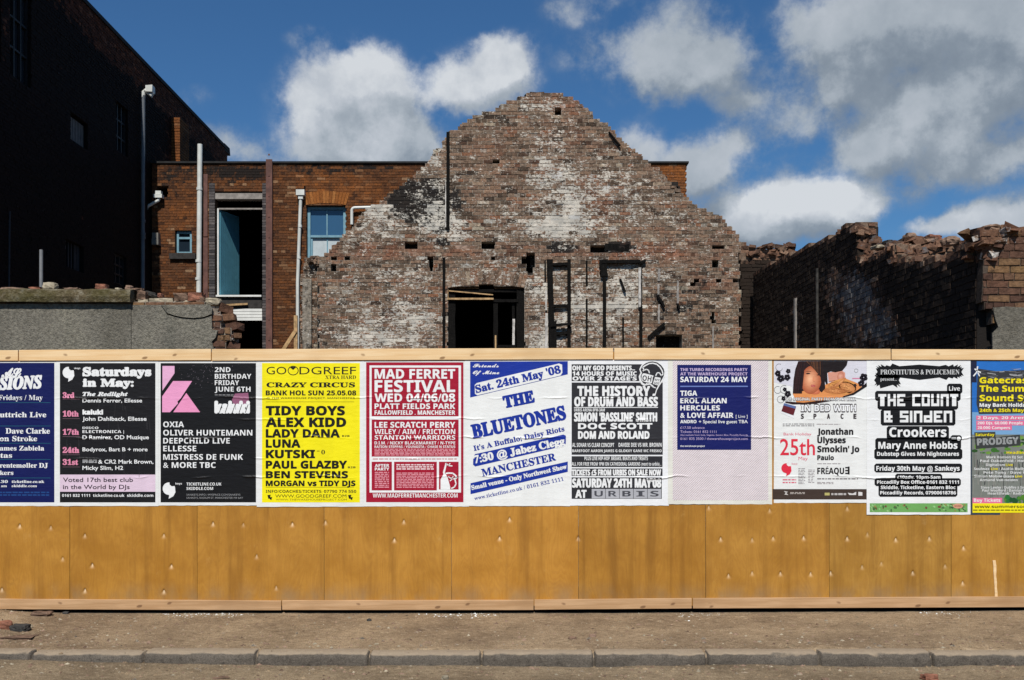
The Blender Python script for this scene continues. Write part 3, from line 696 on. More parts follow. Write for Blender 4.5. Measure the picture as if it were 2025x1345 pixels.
p.line(c([(1560, 355), (1615, 395), (1680, 400)]), 9, WHT, 4, 'picture'); p.line(c([(1600, 390), (1640, 350)]), 7, WHT, 4, 'picture')
p.line(c([(1550, 545), (1610, 535), (1690, 540), (1740, 580), (1765, 630), (1700, 650)]), 13, WHT, 4, 'picture'); p.line(c([(1600, 600), (1660, 640), (1700, 600)]), 9, WHT, 4, 'picture')
p.line(c([(1730, 660), (1750, 740), (1720, 800), (1660, 830)]), 11, WHT, 4, 'picture'); p.line(c([(1630, 690), (1680, 650)]), 7, WHT, 4, 'picture')
p.text('WWW.MADFERRETMANCHESTER.COM', 955, 1660, 1201, 1235, WHT, BOLD); p.done()

# 6 blue and white slanted
p = Poster('white poster with slanted royal blue serif lettering, topped by a blue wedge', (915, 690), 4.202, (20, 98, 892, 1306), white=(236, 236, 232), lift=.0012)
BL = (18, 48, 150)
p.poly([(62, 106), (873, 103), (873, 212), (62, 405)], BL)
def slab(pts, col, lv):
    p.poly(pts, col, lv)
slab([(100, 300), (118, 284), (800, 122), (826, 132), (828, 200), (812, 222), (122, 386), (102, 374)], (236, 236, 232), 2)
p.text("Sat. 24th May '08", 112, 820, 306, 366, BL, SERIF, .05, 3, rise=168)
p.text('Friends', 84, 300, 126, 153, WHT, SCRIPT, .04); p.text('Of Mine', 84, 304, 182, 210, WHT, SCRIPT, .04)
p.text('THE', 345, 604, 398, 490, BL, SERIF, .07, rise=52); p.text('BLUETONES', 84, 866, 636, 744, BL, SERIF, .06, rise=164)
p.text("It's A Buffalo; Daisy Riots", 94, 848, 806, 848, BL, SERIF, .03, rise=166)
slab([(88, 892), (104, 874), (836, 712), (858, 722), (856, 790), (838, 808), (104, 978), (86, 962)], BL, 1)
p.text('7:30 @ Jabez Clegg', 96, 852, 894, 952, (236, 236, 232), SERIF, .05, rise=160)
p.text('MANCHESTER', 164, 778, 1000, 1060, BL, SERIF, .03, rise=136)
slab([(65, 1116), (873, 936), (873, 1022), (65, 1208)], BL, 1)
p.text('Small venue - Only Northwest Show', 76, 868, 1136, 1172, (236, 236, 232), SERIF, .04, rise=178)
p.text('www.ticketline.co.uk / 0161 832 1111', 100, 840, 1228, 1258, BL, SERIF, rise=164); p.done()

# 7 history of drum and bass
p = Poster('dark grey poster of condensed white capitals with a headphone emblem in its corner', (915, 690), 4.202, (884, 92, 1712, 1302), white=(238, 238, 238))
DG = (44, 43, 47)
for q in ((905, 128, 1560, 268), (905, 280, 1662, 880), (905, 892, 1660, 982), (905, 994, 1660, 1056), (905, 1068, 1654, 1246)): p.rect(*q, DG)
for t, a, c_, u, v in (('OH! MY GOD PRESENTS...', 910, 1432, 141, 178), ('14 HOURS OF MUSIC', 912, 1446, 189, 222), ("OVER 2 STAGE'S", 912, 1446, 231, 262), ('THE HISTORY', 952, 1558, 312, 389), ('OF DRUM AND BASS', 926, 1622, 402, 476),
                       ("SIMON 'BASSLINE' SMITH", 925, 1616, 532, 601), ('DOC SCOTT', 958, 1576, 619, 665), ('DOM AND ROLAND', 958, 1552, 686, 746), ('TICKETS £5 FROM URBIS ON SALE NOW', 905, 1648, 1004, 1050), ("SATURDAY 24TH MAY'08", 908, 1650, 1079, 1150), ('AT', 935, 1030, 1174, 1236)):
    p.text(t, a, c_, u, v, WHT, BOLD, .045)
p.rect(925, 484, 1622, 490, WHT, 2)
for t, a, c_, u, v in (('URBIS ARENA 8PM-3AM', 926, 1180, 495, 520), ('AL SONAR VS CLEAR CONCEPT', 910, 1258, 782, 815), ('DAVIEE DEE VS MR. BROWN', 1295, 1652, 781, 814), ('BAREFOOT AARON JAMES G GLOKXY GANE MC FRISKO', 910, 1652, 836, 858), ('PLUS LIVE HIP-HOP, BREAKS, BEATS AND TREATS', 1012, 1538, 895, 925), ('ALL FOR FREE FROM 1PM ON CATHEDERAL GARDENS (next to urbis)...', 905, 1650, 942, 970)):
    p.text(t, a, c_, u, v, WHT, BOLD)
for k, ch_ in enumerate('URBIS'):
    x = 1072 + k * 116; p.rect(x, 1164, x + 112, 1243, (178, 178, 182), 2); p.text(ch_, x + 22, x + 92, 1180, 1226, (74, 74, 80), BOLD, lv=3)
h = lambda x, y: ((1240 - 915 + x / 14.155) * 4.202, (705 - 690 + y / 14.155) * 4.202)
def hp(pts, col, lv): p.poly([h(*q) for q in pts], col, lv, 'logo')
def hl(pts, wd, col, lv): p.line([h(*q) for q in pts], wd, col, lv, 'logo')
blob = [(340, 360), (400, 240), (500, 160), (620, 115), (720, 105), (860, 135), (980, 220), (1060, 330), (1085, 430), (1060, 560), (1000, 680), (900, 830), (830, 960), (790, 1100), (710, 1110), (720, 1010), (760, 900), (700, 850), (640, 790), (560, 800), (480, 830), (400, 780), (345, 690), (325, 560), (375, 460)]
hp(blob, WHT, 3); cx0, cy0 = 690, 470
hp([(cx0 + (a - cx0) * .90, cy0 + (b_ - cy0) * .90) for a, b_ in blob[:-10]] + [(cx0 + (a - cx0) * .86, cy0 + (b_ - cy0) * .86) for a, b_ in blob[-10:]], DG, 4)
hl([(440, 300), (520, 250), (620, 200), (720, 190), (830, 220), (920, 300), (980, 400), (1000, 470)], 10, WHT, 5)
hl([(440, 300), (470, 380), (440, 410)], 10, WHT, 5); hl([(470, 390), (540, 360), (600, 390), (625, 470)], 9, WHT, 5); hl([(800, 540), (840, 460), (900, 455), (960, 540), (1010, 480)], 9, WHT, 5)
hp([(400, 640), (410, 520), (450, 470), (520, 480), (740, 540), (690, 750), (520, 720), (430, 690)], WHT, 5); hp([(780, 570), (940, 600), (890, 820), (720, 770)], WHT, 5)
a_, b2_ = h(420, 660), h(720, 720); p.text('OH!', a_[0], b2_[0], a_[1] - 40, a_[1] + 4, DG, BOLD, lv=6, part='logo', rise=-12)
a_, b2_ = h(770, 680), h(910, 700); p.text('MY', a_[0], b2_[0], a_[1] - 18, a_[1], DG, BOLD, lv=6, part='logo', rise=-6)
a_, b2_ = h(750, 770), h(890, 790); p.text('GOD', a_[0], b2_[0], a_[1] - 18, a_[1], DG, BOLD, lv=6, part='logo', rise=-6)
hl([(385, 700), (430, 790), (500, 800), (560, 750)], 8, WHT, 5); hl([(700, 800), (740, 860), (800, 880)], 8, WHT, 5); p.done()

# 8 hatched with navy panel
p = Poster('pale poster of fine diagonal pink stripes with a square navy text panel', (1320, 700), 4.4825, (4, 55, 926, 1332), white=(228, 226, 214), lift=.0012)
p.rect(46, 62, 892, 1296, (232, 224, 222))
x0, y0, x1, y1 = 46, 62, 892, 1296
d = -1230
while d < 850:
    a = (max(x0, x0 + d), 0); xs0 = max(x0, x0 + d); ys0 = y1 - (xs0 - (x0 + d)); xs1 = min(x1, x0 + d + (y1 - y0)); ys1 = y1 - (xs1 - (x0 + d))
    if xs1 > xs0: p.line([(xs0, ys0), (xs1, ys1)], 4.6, (192, 168, 178), 2, 'printed_panel')
    d += 21
NB = (13, 22, 94); LL = (196, 176, 210)
p.rect(85, 97, 740, 850, NB, 3)
for t, c_, u, v, col in (('THE TURBO RECORDINGS PARTY', 708, 127, 152, LL), ('AT THE WAREHOUSE PROJECT', 708, 165, 190, LL), ('SATURDAY 24 MAY', 708, 204, 249, WHT), ('TIGA', 262, 327, 370, WHT), ('EROL ALKAN', 523, 393, 437, WHT), ('HERCULES', 463, 457, 500, WHT), ('& LOVE AFFAIR', 583, 522, 566, WHT), ('ANDRO', 256, 586, 614, WHT)):
    p.text(t, 112, c_, u, v, col, BOLD, .02, lv=4)
p.rect(112, 283, 710, 293, (110, 130, 190), 4); p.text('[ Live ]', 604, 708, 541, 566, WHT, None, lv=4); p.text('+ Special live guest TBA', 276, 710, 586, 614, WHT, None, .02, lv=4)
p.text('£17.50 advance', 112, 328, 643, 664, LL, None, lv=4); p.text('Tickets: 0161 832 1111', 112, 432, 679, 700, LL, None, lv=4); p.text('Also available from: Isola, Vegetto, Eastern Bloc, Piccadilly Records', 112, 710, 712, 726, LL, None, lv=4)
p.text('0161 835 3500 / thewarehouseproject.com', 112, 710, 741, 762, LL, None, lv=4); p.text('the warehouse project', 112, 330, 809, 824, WHT, BOLD, lv=4); p.done()

# 9 white poster with a couple
p = Poster('white poster with a photograph of a dark-haired couple above a red 25th', (1320, 700), 4.4825, (904, 60, 1778, 1320), white=(234, 234, 230))
q9 = lambda x, y: ((1520 - 1320 + x / 10.125) * 4.4825, (705 - 700 + y / 10.125) * 4.4825)
def pic(pts, col, lv): p.poly([q9(*v) for v in pts], col, lv, 'picture')
pic([(110, 95), (1960, 92), (1965, 540), (1700, 770), (1300, 820), (560, 860), (460, 600), (110, 520)], (216, 214, 222), 1)
pic([(590, 96), (1100, 92), (1110, 420), (1130, 640), (1080, 700), (960, 760), (700, 780), (480, 760), (495, 480), (530, 260)], (40, 18, 18), 2)
pic([(480, 745), (700, 690), (1000, 720), (1140, 560), (1480, 420), (1740, 520), (1880, 590), (1700, 740), (1480, 815), (900, 920), (560, 930)], (226, 146, 84), 2.5)
pic([(1080, 92), (1582, 92), (1560, 180), (1470, 290), (1330, 320), (1240, 300), (1170, 330), (1180, 560), (1150, 560), (1090, 420)], (26, 16, 16), 3)
pic([(1180, 320), (1300, 310), (1460, 280), (1530, 330), (1530, 480), (1380, 520), (1200, 500)], (214, 150, 128), 3)
pic([(1150, 640), (1230, 540), (1330, 480), (1480, 440), (1640, 500), (1750, 560), (1740, 680), (1560, 760), (1260, 760), (1130, 700)], (220, 152, 82), 3.5)
def soft(cx_, cy_, rx, ry, rot, c0, c1, lv, steps=11, dx=-.12, dy=-.08):
    """a rounded form printed as stepped tones from its rim to its light side"""
    for k in range(steps):
        t = k / (steps - 1); f_ = 1 - .86 * t; x, y = q9(cx_ + dx * rx * t, cy_ + dy * ry * t)
        p.disc(x, y, rx * f_ * .4427, tuple(int(a + (b_ - a) * t) for a, b_ in zip(c0, c1)), lv + .02 * k, 'picture', ry=ry * f_ * .4427, n=22, rot=rot)
soft(850, 470, 205, 285, 8, (176, 92, 58), (250, 186, 142), 3)
soft(900, 690, 130, 70, 10, (196, 104, 68), (236, 150, 112), 2.9, 6)
rs9 = random.Random(99)
for k in range(34):                                      # fringe sweeping across the brow, side locks
    t = k / 33; xa = 770 + 290 * t; xe = 825 + 225 * t; ye = 185 + 255 * t ** 1.15
    pic([(xa - 26, 96), (xa + 14, 96), (xe + 22, ye - 30), (xe + 16, ye + 10), (xe - 12, ye - 20)], rs9.choice(((44, 24, 18), (62, 36, 24), (30, 16, 14), (112, 72, 44), (74, 44, 28))), 4 + .01 * k)
for k in range(22):
    x = 500 + 150 * k / 21; pic([(x + 90 - k * 1.2, 110), (x + 104 - k * 1.2, 110), (x + 14, 745), (x - 6, 745)], rs9.choice(((44, 20, 20), (30, 14, 16), (60, 28, 26), (38, 18, 18))), 3.6 + .01 * k)
pic([(1030, 380), (1110, 300), (1130, 640), (1060, 720), (1015, 690), (1055, 560)], (32, 15, 16), 4.4)
pic([(738, 346), (770, 330), (810, 330), (836, 345), (800, 356), (760, 358)], (46, 28, 24), 4); pic([(722, 312), (780, 290), (850, 300), (850, 308), (780, 302)], (90, 50, 34), 4); pic([(955, 372), (990, 358), (1020, 372), (990, 384)], (46, 28, 24), 4)
pic([(886, 400), (900, 400), (936, 482), (905, 500), (876, 490)], (226, 146, 104), 3.7); pic([(880, 492), (905, 503), (932, 486), (905, 512)], (168, 90, 60), 3.8)
soft(888, 590, 48, 24, 4, (190, 84, 76), (240, 150, 136), 3.9, 5); pic([(846, 588), (890, 584), (934, 590), (890, 594)], (120, 46, 44), 4.1)
soft(1580, 620, 190, 105, 18, (196, 126, 74), (236, 168, 104), 3.5, 6); soft(1330, 690, 230, 62, 4, (186, 112, 62), (230, 158, 96), 3.6, 6)
for k in range(4): soft(1290 + 52 * k, 610 - 34 * k, 150 - 8 * k, 30, -24 - 5 * k, (194, 122, 72), (238, 174, 112), 3.8 + .1 * k, 4, 0, -.2)
soft(1440, 400, 70, 90, 10, (196, 122, 98), (232, 172, 148), 3.45, 6)
for k in range(16):
    x, y = q9(1220 + rs9.uniform(0, 440), 520 + rs9.uniform(0, 190)); p.arc(x, y, rs9.uniform(7, 22), 2.2, rs9.uniform(0, 180), rs9.uniform(200, 340), (160, 96, 50), 4.6, 'picture', n=8)
for k in range(9):
    y = 500 + k * 28; pic([(1200 + k * 30, y), (1330 + k * 42, y - 26), (1330 + k * 42, y - 16), (1200 + k * 30, y + 10)], (150, 88, 40), 4)
pic([(1960, 520), (1965, 600), (1700, 770), (1480, 822), (1480, 800), (1690, 730), (1850, 620)], (24, 12, 12), 4)
pic([(330, 900), (700, 925), (1300, 850), (1320, 880), (900, 950), (480, 960), (330, 930)], (44, 18, 14), 4)
for fx, fy, fr in ((180, 340, 55), (240, 440, 70), (370, 420, 60), (390, 295, 45), (320, 660, 38), (380, 750, 60), (1900, 420, 75), (1850, 540, 60), (1725, 580, 30), (300, 840, 45)):
    for k in range(5):
        a = R(72 * k + fx); x, y = q9(fx + fr * .62 * math.cos(a), fy + fr * .62 * math.sin(a)); p.disc(x, y, fr * .52 * .4427, (30, 22, 32), 4.6, 'picture', n=9)
for fx, fy, fr in ((210, 220, 70), (180, 670, 70), (310, 660, 80), (240, 860, 70)):
    x, y = q9(fx, fy); p.arc(x, y, fr * .4427, 3, 20, 300, (70, 60, 70), 3, 'picture', n=14)
x, y = q9(1750, 285); p.arc(x, y, 16, 4, 0, 360, (150, 150, 150), 3, 'picture'); pic([(1670, 430), (1825, 430), (1825, 452), (1670, 452)], (214, 130, 160), 3)
p.text('THE ORIGINAL PARTY FROM SPACE IBIZA', 1040, 1672, 386, 415, (70, 62, 62), BOLD, .05, 5); p.text('THE ORIGINAL PARTY FROM SPACE IBIZA', 1040, 1672, 388, 413, WHT, BOLD, lv=6)
p.text('IN BED WITH', 1178, 1674, 446, 514, (66, 58, 60), BOLD, .07, 2); p.text('IN BED WITH', 1182, 1670, 452, 508, (240, 240, 240), BOLD, .01, 4)
for ch_, x in zip('SPACE', (1180, 1292, 1412, 1532, 1646)): p.text(ch_, x, x + 28, 532, 574, (66, 58, 60), BOLD, .05)
p.poly([(1028, 428), (1150, 462), (1116, 572), (1000, 520)], (236, 236, 236), 2, 'picture'); p.poly([(1032, 436), (1140, 466), (1116, 546), (1008, 508)], (96, 26, 34), 3, 'picture'); p.poly([(1032, 436), (1136, 464), (1130, 486), (1026, 456)], (90, 110, 160), 4, 'picture')
p.greek(1020, 1300, 618, 650, 2, (110, 104, 104), .4); p.greek(1320, 1530, 620, 632, 1, (170, 160, 160), .5)
PR = (222, 96, 120); RR = (222, 44, 66)
p.text('Bank Holiday', 1028, 1274, 698, 722, PR, None); p.text('25th', 996, 1306, 756, 896, RR, None, .012); p.text('May', 1160, 1242, 911, 941, PR, None)
for t, c_, u, v in (('Jonathan', 1646, 662, 715), ('Ulysses', 1580, 738, 790), ("Smokin' Jo", 1700, 817, 870), ('Paulo', 1474, 899, 940)): p.text(t, 1326, c_, u, v, (34, 30, 32), BOLD, .045)
p.swirl(1052, 1018, 44, RR, (234, 234, 230)); p.text('Sankeys', 1062, 1150, 966, 980, PR, None)
p.text('FRÉAQU', 1326, 1564, 1010, 1064, (26, 22, 24), BOLD, .02); p.rect(1597, 998, 1613, 1068, (26, 22, 24), 2, 'lettering'); [p.rect(1574, y, 1596.5, y + 12, (26, 22, 24), 2, 'lettering') for y in (1002, 1028, 1053)]; p.greek(1326, 1532, 970, 980, 1, (150, 140, 140), .6)
p.greek(1158, 1228, 1014, 1160, 11, (140, 132, 132), .4, ragged=.3); p.greek(1246, 1306, 1026, 1150, 9, (150, 142, 142), .4, ragged=.3); p.greek(1326, 1696, 1102, 1114, 1, (120, 112, 112), .8); p.greek(1326, 1470, 1136, 1158, 2, (150, 140, 140), .5)
p.greek(1020, 1140, 1110, 1160, 2, PR, .4)
p.rect(930, 1198, 1764, 1290, (66, 52, 44)); p.greek(1086, 1216, 1226, 1246, 2, (200, 190, 180), .5); p.rect(1392, 1230, 1436, 1254, (190, 180, 110), 2); p.greek(1450, 1590, 1234, 1256, 1, (190, 184, 180), .8); p.poly([(1030, 1215), (1068, 1222), (1050, 1232), (1070, 1250), (1034, 1246), (1048, 1232)], (210, 204, 198), 2, 'logo')
p.poly([(1596, 1230), (1640, 1238), (1672, 1222), (1670, 1250), (1610, 1250)], (220, 216, 212), 2, 'logo'); p.poly([(1690, 1222), (1726, 1226), (1726, 1256), (1690, 1256)], (220, 216, 212), 2, 'logo'); p.done()

# 10 the count
p = Poster('white poster with chunky white-on-black outlined lettering and a green flowery foot strip', (1700, 700), 4.077, (55, 52, 892, 1296), white=(238, 238, 236), lift=.0022)
def spiky(cx_, cy_, rx, ry, n, amp, lv=1):
    rs2 = random.Random(n); pts = []
    for k in range(n * 2):
        t = math.pi * k / n; e = 1 + (amp * rs2.uniform(.5, 1.2) if k % 2 else 0)
        sx = abs(math.cos(t)) ** .35 * (1 if math.cos(t) > 0 else -1); sy = abs(math.sin(t)) ** .35 * (1 if math.sin(t) > 0 else -1)
        pts.append((cx_ + rx * sx * (1 + (e - 1) * ry / rx), cy_ + ry * sy * e))
    p.poly(pts, BLK, lv)
spiky(480, 145, 338, 46, 26, .42); spiky(222, 212, 92, 38, 13, .7)
p.text('PROSTITUTES & POLICEMEN', 165, 802, 127, 165, (210, 210, 208), SERIF); p.text('present...', 165, 298, 190, 216, (210, 210, 208), SERIF)
def chunk(q, r=16):
    x0, y0, x1, y1 = q; p.poly([(x0 + r, y0), (x1 - r, y0), (x1, y0 + r), (x1, y1 - r), (x1 - r, y1), (x0 + r, y1), (x0, y1 - r), (x0, y0 + r)], BLK, 1)
for q in ((702, 240, 826, 322), (122, 298, 812, 380), (142, 372, 792, 450), (168, 446, 770, 578), (216, 582, 718, 690), (124, 678, 816, 770), (116, 762, 826, 850), (116, 884, 824, 956), (284, 966, 664, 1016), (118, 1002, 814, 1066), (150, 1052, 786, 1152), (730, 655, 822, 706)): chunk(q, 14)
p.text('Live', 718, 806, 262, 296, WHT, BOLD)
def blocky(t, x0, x1, yt, yb):
    """square modular capitals drawn stroke by stroke"""
    G = {'T': ['xxxx', '.xx.', '.xx.', '.xx.', '.xx.'], 'H': ['x..x', 'x..x', 'xxxx', 'x..x', 'x..x'], 'E': ['xxxx', 'x...', 'xxx.', 'x...', 'xxxx'], 'C': ['xxxx', 'x...', 'x...', 'x...', 'xxxx'], 'O': ['xxxx', 'x..x', 'x..x', 'x..x', 'xxxx'],
         'U': ['x..x', 'x..x', 'x..x', 'x..x', 'xxxx'], 'n': ['xxxx', 'x..x', 'x..x', 'x..x', 'x..x'], 'S': ['xxxx', 'x...', 'xxxx', '...x', 'xxxx'], 'I': ['x', 'x', 'x', 'x', 'x'], 'd': ['...x', '...x', 'xxxx', 'x..x', 'xxxx'], '&': ['xxx.', 'x.x.', 'xxxx', 'x.x.', 'xxxx'], ' ': ['..'] * 5}
    wd = sum(len(G[c_][0]) + 1 for c_ in t) - 1; u, v = (x1 - x0) / wd, (yb - yt) / 5; x = x0
    for c_ in t:
        for r, row in enumerate(G[c_]):
            k = 0
            while k < len(row):
                if row[k] == 'x':
                    e = k
                    while e < len(row) and row[e] == 'x': e += 1
                    p.rect(x + (k - .12) * u, yt + r * v - .06 * v, x + (e + .12) * u, yt + (r + 1) * v + .06 * v, WHT, 2 + .15 * (r % 2) , 'lettering'); k = e
                else: k += 1
        x += (len(G[c_][0]) + 1) * u
blocky('THE COUnT', 150, 790, 325, 420); blocky('& SIndEn', 196, 742, 460, 551)
for t, a, c_, u, v in (('Crookers', 236, 698, 594, 668), ('Mary Anne Hobbs', 148, 786, 710, 764), ('Dubstep Gives Me Nightmares', 138, 798, 790, 821), ('Friday 30th May @ Sankeys', 132, 804, 904, 941), ('£10adv. 10pm-5am', 300, 648, 981, 1005), ('Piccadilly Box Office-0161 832 1111', 138, 798, 1020, 1046), ('Skiddle, Ticketline, Eastern Bloc', 168, 770, 1063, 1089), ('Piccadilly Records, 07900618786', 163, 774, 1106, 1132)):
    p.text(t, a, c_, u, v, WHT, BOLD, .02)
p.disc(797, 683, 16, WHT, 2); p.rect(738, 672, 775, 676, WHT, 2, 'logo'); p.rect(738, 682, 775, 686, WHT, 2, 'logo')
p.rect(80, 1204, 868, 1276, (112, 168, 92))
for k in range(60):
    x = rs.choice((rs.uniform(92, 300), rs.uniform(640, 850), rs.uniform(92, 850))); p.disc(x, rs.uniform(1214, 1266), rs.uniform(5, 15), rs.choice(((70, 108, 60), (150, 140, 80), (120, 70, 60), (150, 196, 130), (60, 80, 60))), 2 + .02 * k, 'picture', ry=rs.uniform(4, 9), n=9, rot=rs.uniform(0, 90))
p.disc(790, 1226, 40, (216, 160, 130), 4, 'logo', ry=20); p.text('MUSIC', 762, 818, 1219, 1233, (150, 80, 60), BOLD, lv=5, part='logo'); p.done()

# 11 blue and green festival poster cut by the right edge
p = Poster('blue and green landscape poster with yellow headline, at the right end of the row', (1700, 700), 4.077, (893, 50, 1720, 1298), white=(60, 70, 80))
p.rect(905, 60, 1712, 640, (40, 110, 190)); p.rect(905, 640, 1712, 1205, (122, 126, 118)); p.rect(905, 470, 1712, 650, (120, 165, 205), 1.4)
p.rect(898, 60, 942, 230, (30, 34, 60), 1.6)
for k in range(90):
    x = rs.uniform(915, 1690); y = rs.uniform(660, 800); p.disc(x, y, rs.uniform(8, 30), rs.choice(((58, 110, 40), (90, 140, 50), (44, 80, 36), (110, 150, 60))), 1.6 + k * .004, 'picture', ry=rs.uniform(6, 20), n=8)
for k in range(110):
    x = rs.uniform(915, 1690); y = rs.uniform(770, 1080); p.line([(x, y), (x + rs.uniform(-12, 12), y + rs.uniform(40, 130))], rs.uniform(3, 8), rs.choice(((64, 62, 60), (120, 116, 110), (90, 96, 84), (50, 50, 52), (140, 138, 130))), 2 + k * .003, 'picture')
for k in range(40):
    x = rs.uniform(1150, 1690); p.disc(x, rs.uniform(1150, 1195), rs.uniform(8, 24), rs.choice(((40, 110, 50), (80, 130, 40), (30, 80, 40))), 2.4 + k * .004, 'picture', n=8)
p.poly([(950, 118), (1100, 140), (1330, 130), (1330, 480), (960, 486), (940, 400)], (56, 56, 58), 2); p.poly([(1330, 130), (1640, 140), (1650, 480), (1330, 480)], (56, 56, 58), 2)
for k in range(40):
    x = rs.uniform(945, 1640); y = rs.uniform(120, 200); p.line([(x, y), (x + rs.uniform(30, 80), y + rs.uniform(-12, 12))], rs.uniform(2, 6), rs.choice(((180, 180, 180), (110, 110, 112), (30, 30, 34))), 2.5 + k * .003, 'picture')
p.line([(950, 100), (940, 150), (915, 180)], 10, WHT, 3); p.line([(925, 120), (950, 140), (975, 150)], 10, WHT, 3); p.line([(950, 150), (965, 180)], 9, WHT, 3)
YY = (240, 222, 20)
for t, c_, u, v, col in (('Gatecrasher', 1500, 190, 236, YY), ('The Summer', 1500, 256, 304, YY), ('Sound System', 1590, 332, 380, YY), ('May Bank Holiday Weekend', 1580, 398, 426, WHT), ('24th & 25th May 2008', 1436, 442, 468, YY)): p.text(t, 964, c_, u, v, col, BOLD, .03, lv=5)
for y, c_ in ((498, 1600), (540, 1336), (578, 1226)): p.rect(938, y, c_, y + 36, (232, 112, 150), 3)
p.text('2 Days, 20 Arenas, 20 Live', 948, 1590, 504, 526, WHT, BOLD, lv=5); p.text('200 DJs, 60,000 People', 948, 1312, 546, 568, WHT, BOLD, lv=5); p.text('20,000 Campers', 948, 1210, 584, 606, WHT, BOLD, lv=5)
p.poly([(922, 632), (1092, 628), (1094, 672), (1290, 650), (1296, 738), (935, 766)], (58, 60, 58), 3); p.text('Saturday', 932, 1084, 640, 662, YY, BOLD, lv=5); p.text('PRODIGY', 944, 1280, 684, 736, (150, 152, 150), BOLD, .05, lv=5, rise=14)
p.text('Headliners', 1182, 1380, 784, 806, YY, BOLD, lv=5)
for t, a, c_, y in (('Mark Ronson DJ Set', 1020, 1312, 822), ('Paul Oakenfold / Hot Chip', 968, 1420, 852), ('Digitalism', 1016, 1168, 884), ('Soulwax', 920, 1044, 916), ('/ Audio Bullys', 1118, 1350, 916), ('Pete Tong / Dave Clarke', 996, 1430, 946), ('Simian Mobile Disco', 922, 1240, 976), ('Armand Van Helden', 966, 1270, 1006), ('Steve Lawler / Dubfire & Sven Vath', 975, 1420, 1066), ('Paul Woolford / Damian Lazarus', 985, 1420, 1090), ('Heartthrob / Radioslave', 1030, 1400, 1114)):
    p.text(t, a, c_, y, y + 20, (226, 226, 222), BOLD, lv=5)
for x, y in ((1176, 884), (1056, 916), (1252, 976)): p.text('Live', x, x + 56, y, y + 20, YY, BOLD, lv=5)
p.rect(908, 1160, 1146, 1204, (232, 112, 150), 4); p.text('Buy Tickets', 918, 1132, 1166, 1192, WHT, BOLD, lv=5)
p.rect(908, 1204, 1712, 1280, (246, 230, 20), 4); p.text('www.summersoundsystem.com', 924, 1690, 1218, 1242, (60, 54, 20), BOLD, lv=5); p.greek(912, 1690, 1254, 1270, 1, (150, 136, 20), .7, 5); p.done()

# ------------------------------------------------------------------ brickwork, laid brick by brick
def brickwall(b, A, U, N, z0, z1, intervals, holes=(), wear=None, course=.075, L=.228, thick=.33, recess=.010, jit=.004, prot=.004, header_every=4, rs=None, skip=0.0, ragged=.05, seed=1, wj=.02):
    rs = random.Random(seed); A = Vector((A[0], A[1], 0)); U = Vector((U[0], U[1], 0)); N = Vector((N[0], N[1], 0))
    P = lambda u, d, z: A + U * u - N * d + Vector((0, 0, z))
    nc = int(round((z1 - z0) / course))
    for k in range(nc):
        za, zb = z0 + k * course, z0 + (k + 1) * course; zc = (za + zb) / 2
        spans = list(intervals(zc))
        for (h0, h1, hz0, hz1) in holes:
            if hz0 < zc < hz1:
                nxt = []
                for (a, c) in spans:
                    if h1 <= a or h0 >= c: nxt.append((a, c)); continue
                    if h0 > a: nxt.append((a, h0))
                    if h1 < c: nxt.append((h1, c))
                spans = nxt
        hd = header_every and k % header_every == 0
        bl = L / 2 if hd else L
        off = (L / 4 if hd else (L / 2 if k % 2 else 0)) + rs.uniform(-.01, .01)
        for (a, c) in spans:
            u = math.floor((a - off) / bl) * bl + off
            while u < c:
                p0, p1 = max(u, a), min(u + bl, c); u += bl
                if p1 - p0 < .035: continue
                wv = wear((p0 + p1) / 2, zc) if wear else (0, 0, 0)
                tone = min(1, max(0, rs.random()))
                col = (min(1, max(0, wv[0] + rs.gauss(0, wj))), min(1, max(0, wv[1] + rs.gauss(0, .08))), min(1, max(0, wv[2] + rs.gauss(0, .15))), tone)
                b.hexa([P(p0, recess, za), P(p1, recess, za), P(p1, recess, zb), P(p0, recess, zb), P(p0, thick, za), P(p1, thick, za), P(p1, thick, zb), P(p0, thick, zb)], 1, (wv[0], wv[1], wv[2], tone))
                if rs.random() < skip: continue
                jn = .0052; o = rs.uniform(-prot, prot * .6) ; j = lambda: rs.uniform(-jit, jit)
                q0, q1 = p0 + jn, p1 - jn
                fr = [P(q0 + j(), o + j() * .6, za + jn + j()), P(q1 + j(), o + j() * .6, za + jn + j()), P(q1 + j(), o + j() * .6, zb - jn + j()), P(q0 + j(), o + j() * .6, zb - jn + j())]
                bk = [P(q0, recess + .03, za + jn), P(q1, recess + .03, za + jn), P(q1, recess + .03, zb - jn), P(q0, recess + .03, zb - jn)]
                b.hexa(fr + bk, 0, col, skip=(1,))
def patches(lst, conv, base=0.0):
    """soft-edged areas of whitewash, soot and bare red brick: (photo x, y, half-width, half-height, white, soot, red)"""
    def f(u, z):
        px, py = conv(u, z); w_ = s_ = r_ = 0.0
        for (cx_, cy_, rx, ry, a, c, d) in lst:
            q = ((px - cx_) / rx) ** 2 + ((py - cy_) / ry) ** 2
            if q > 4: continue
            e = math.exp(-q * q * .9); w_ += a * e; s_ += c * e; r_ += d * e
        return (w_ + base, s_, r_)
    return f
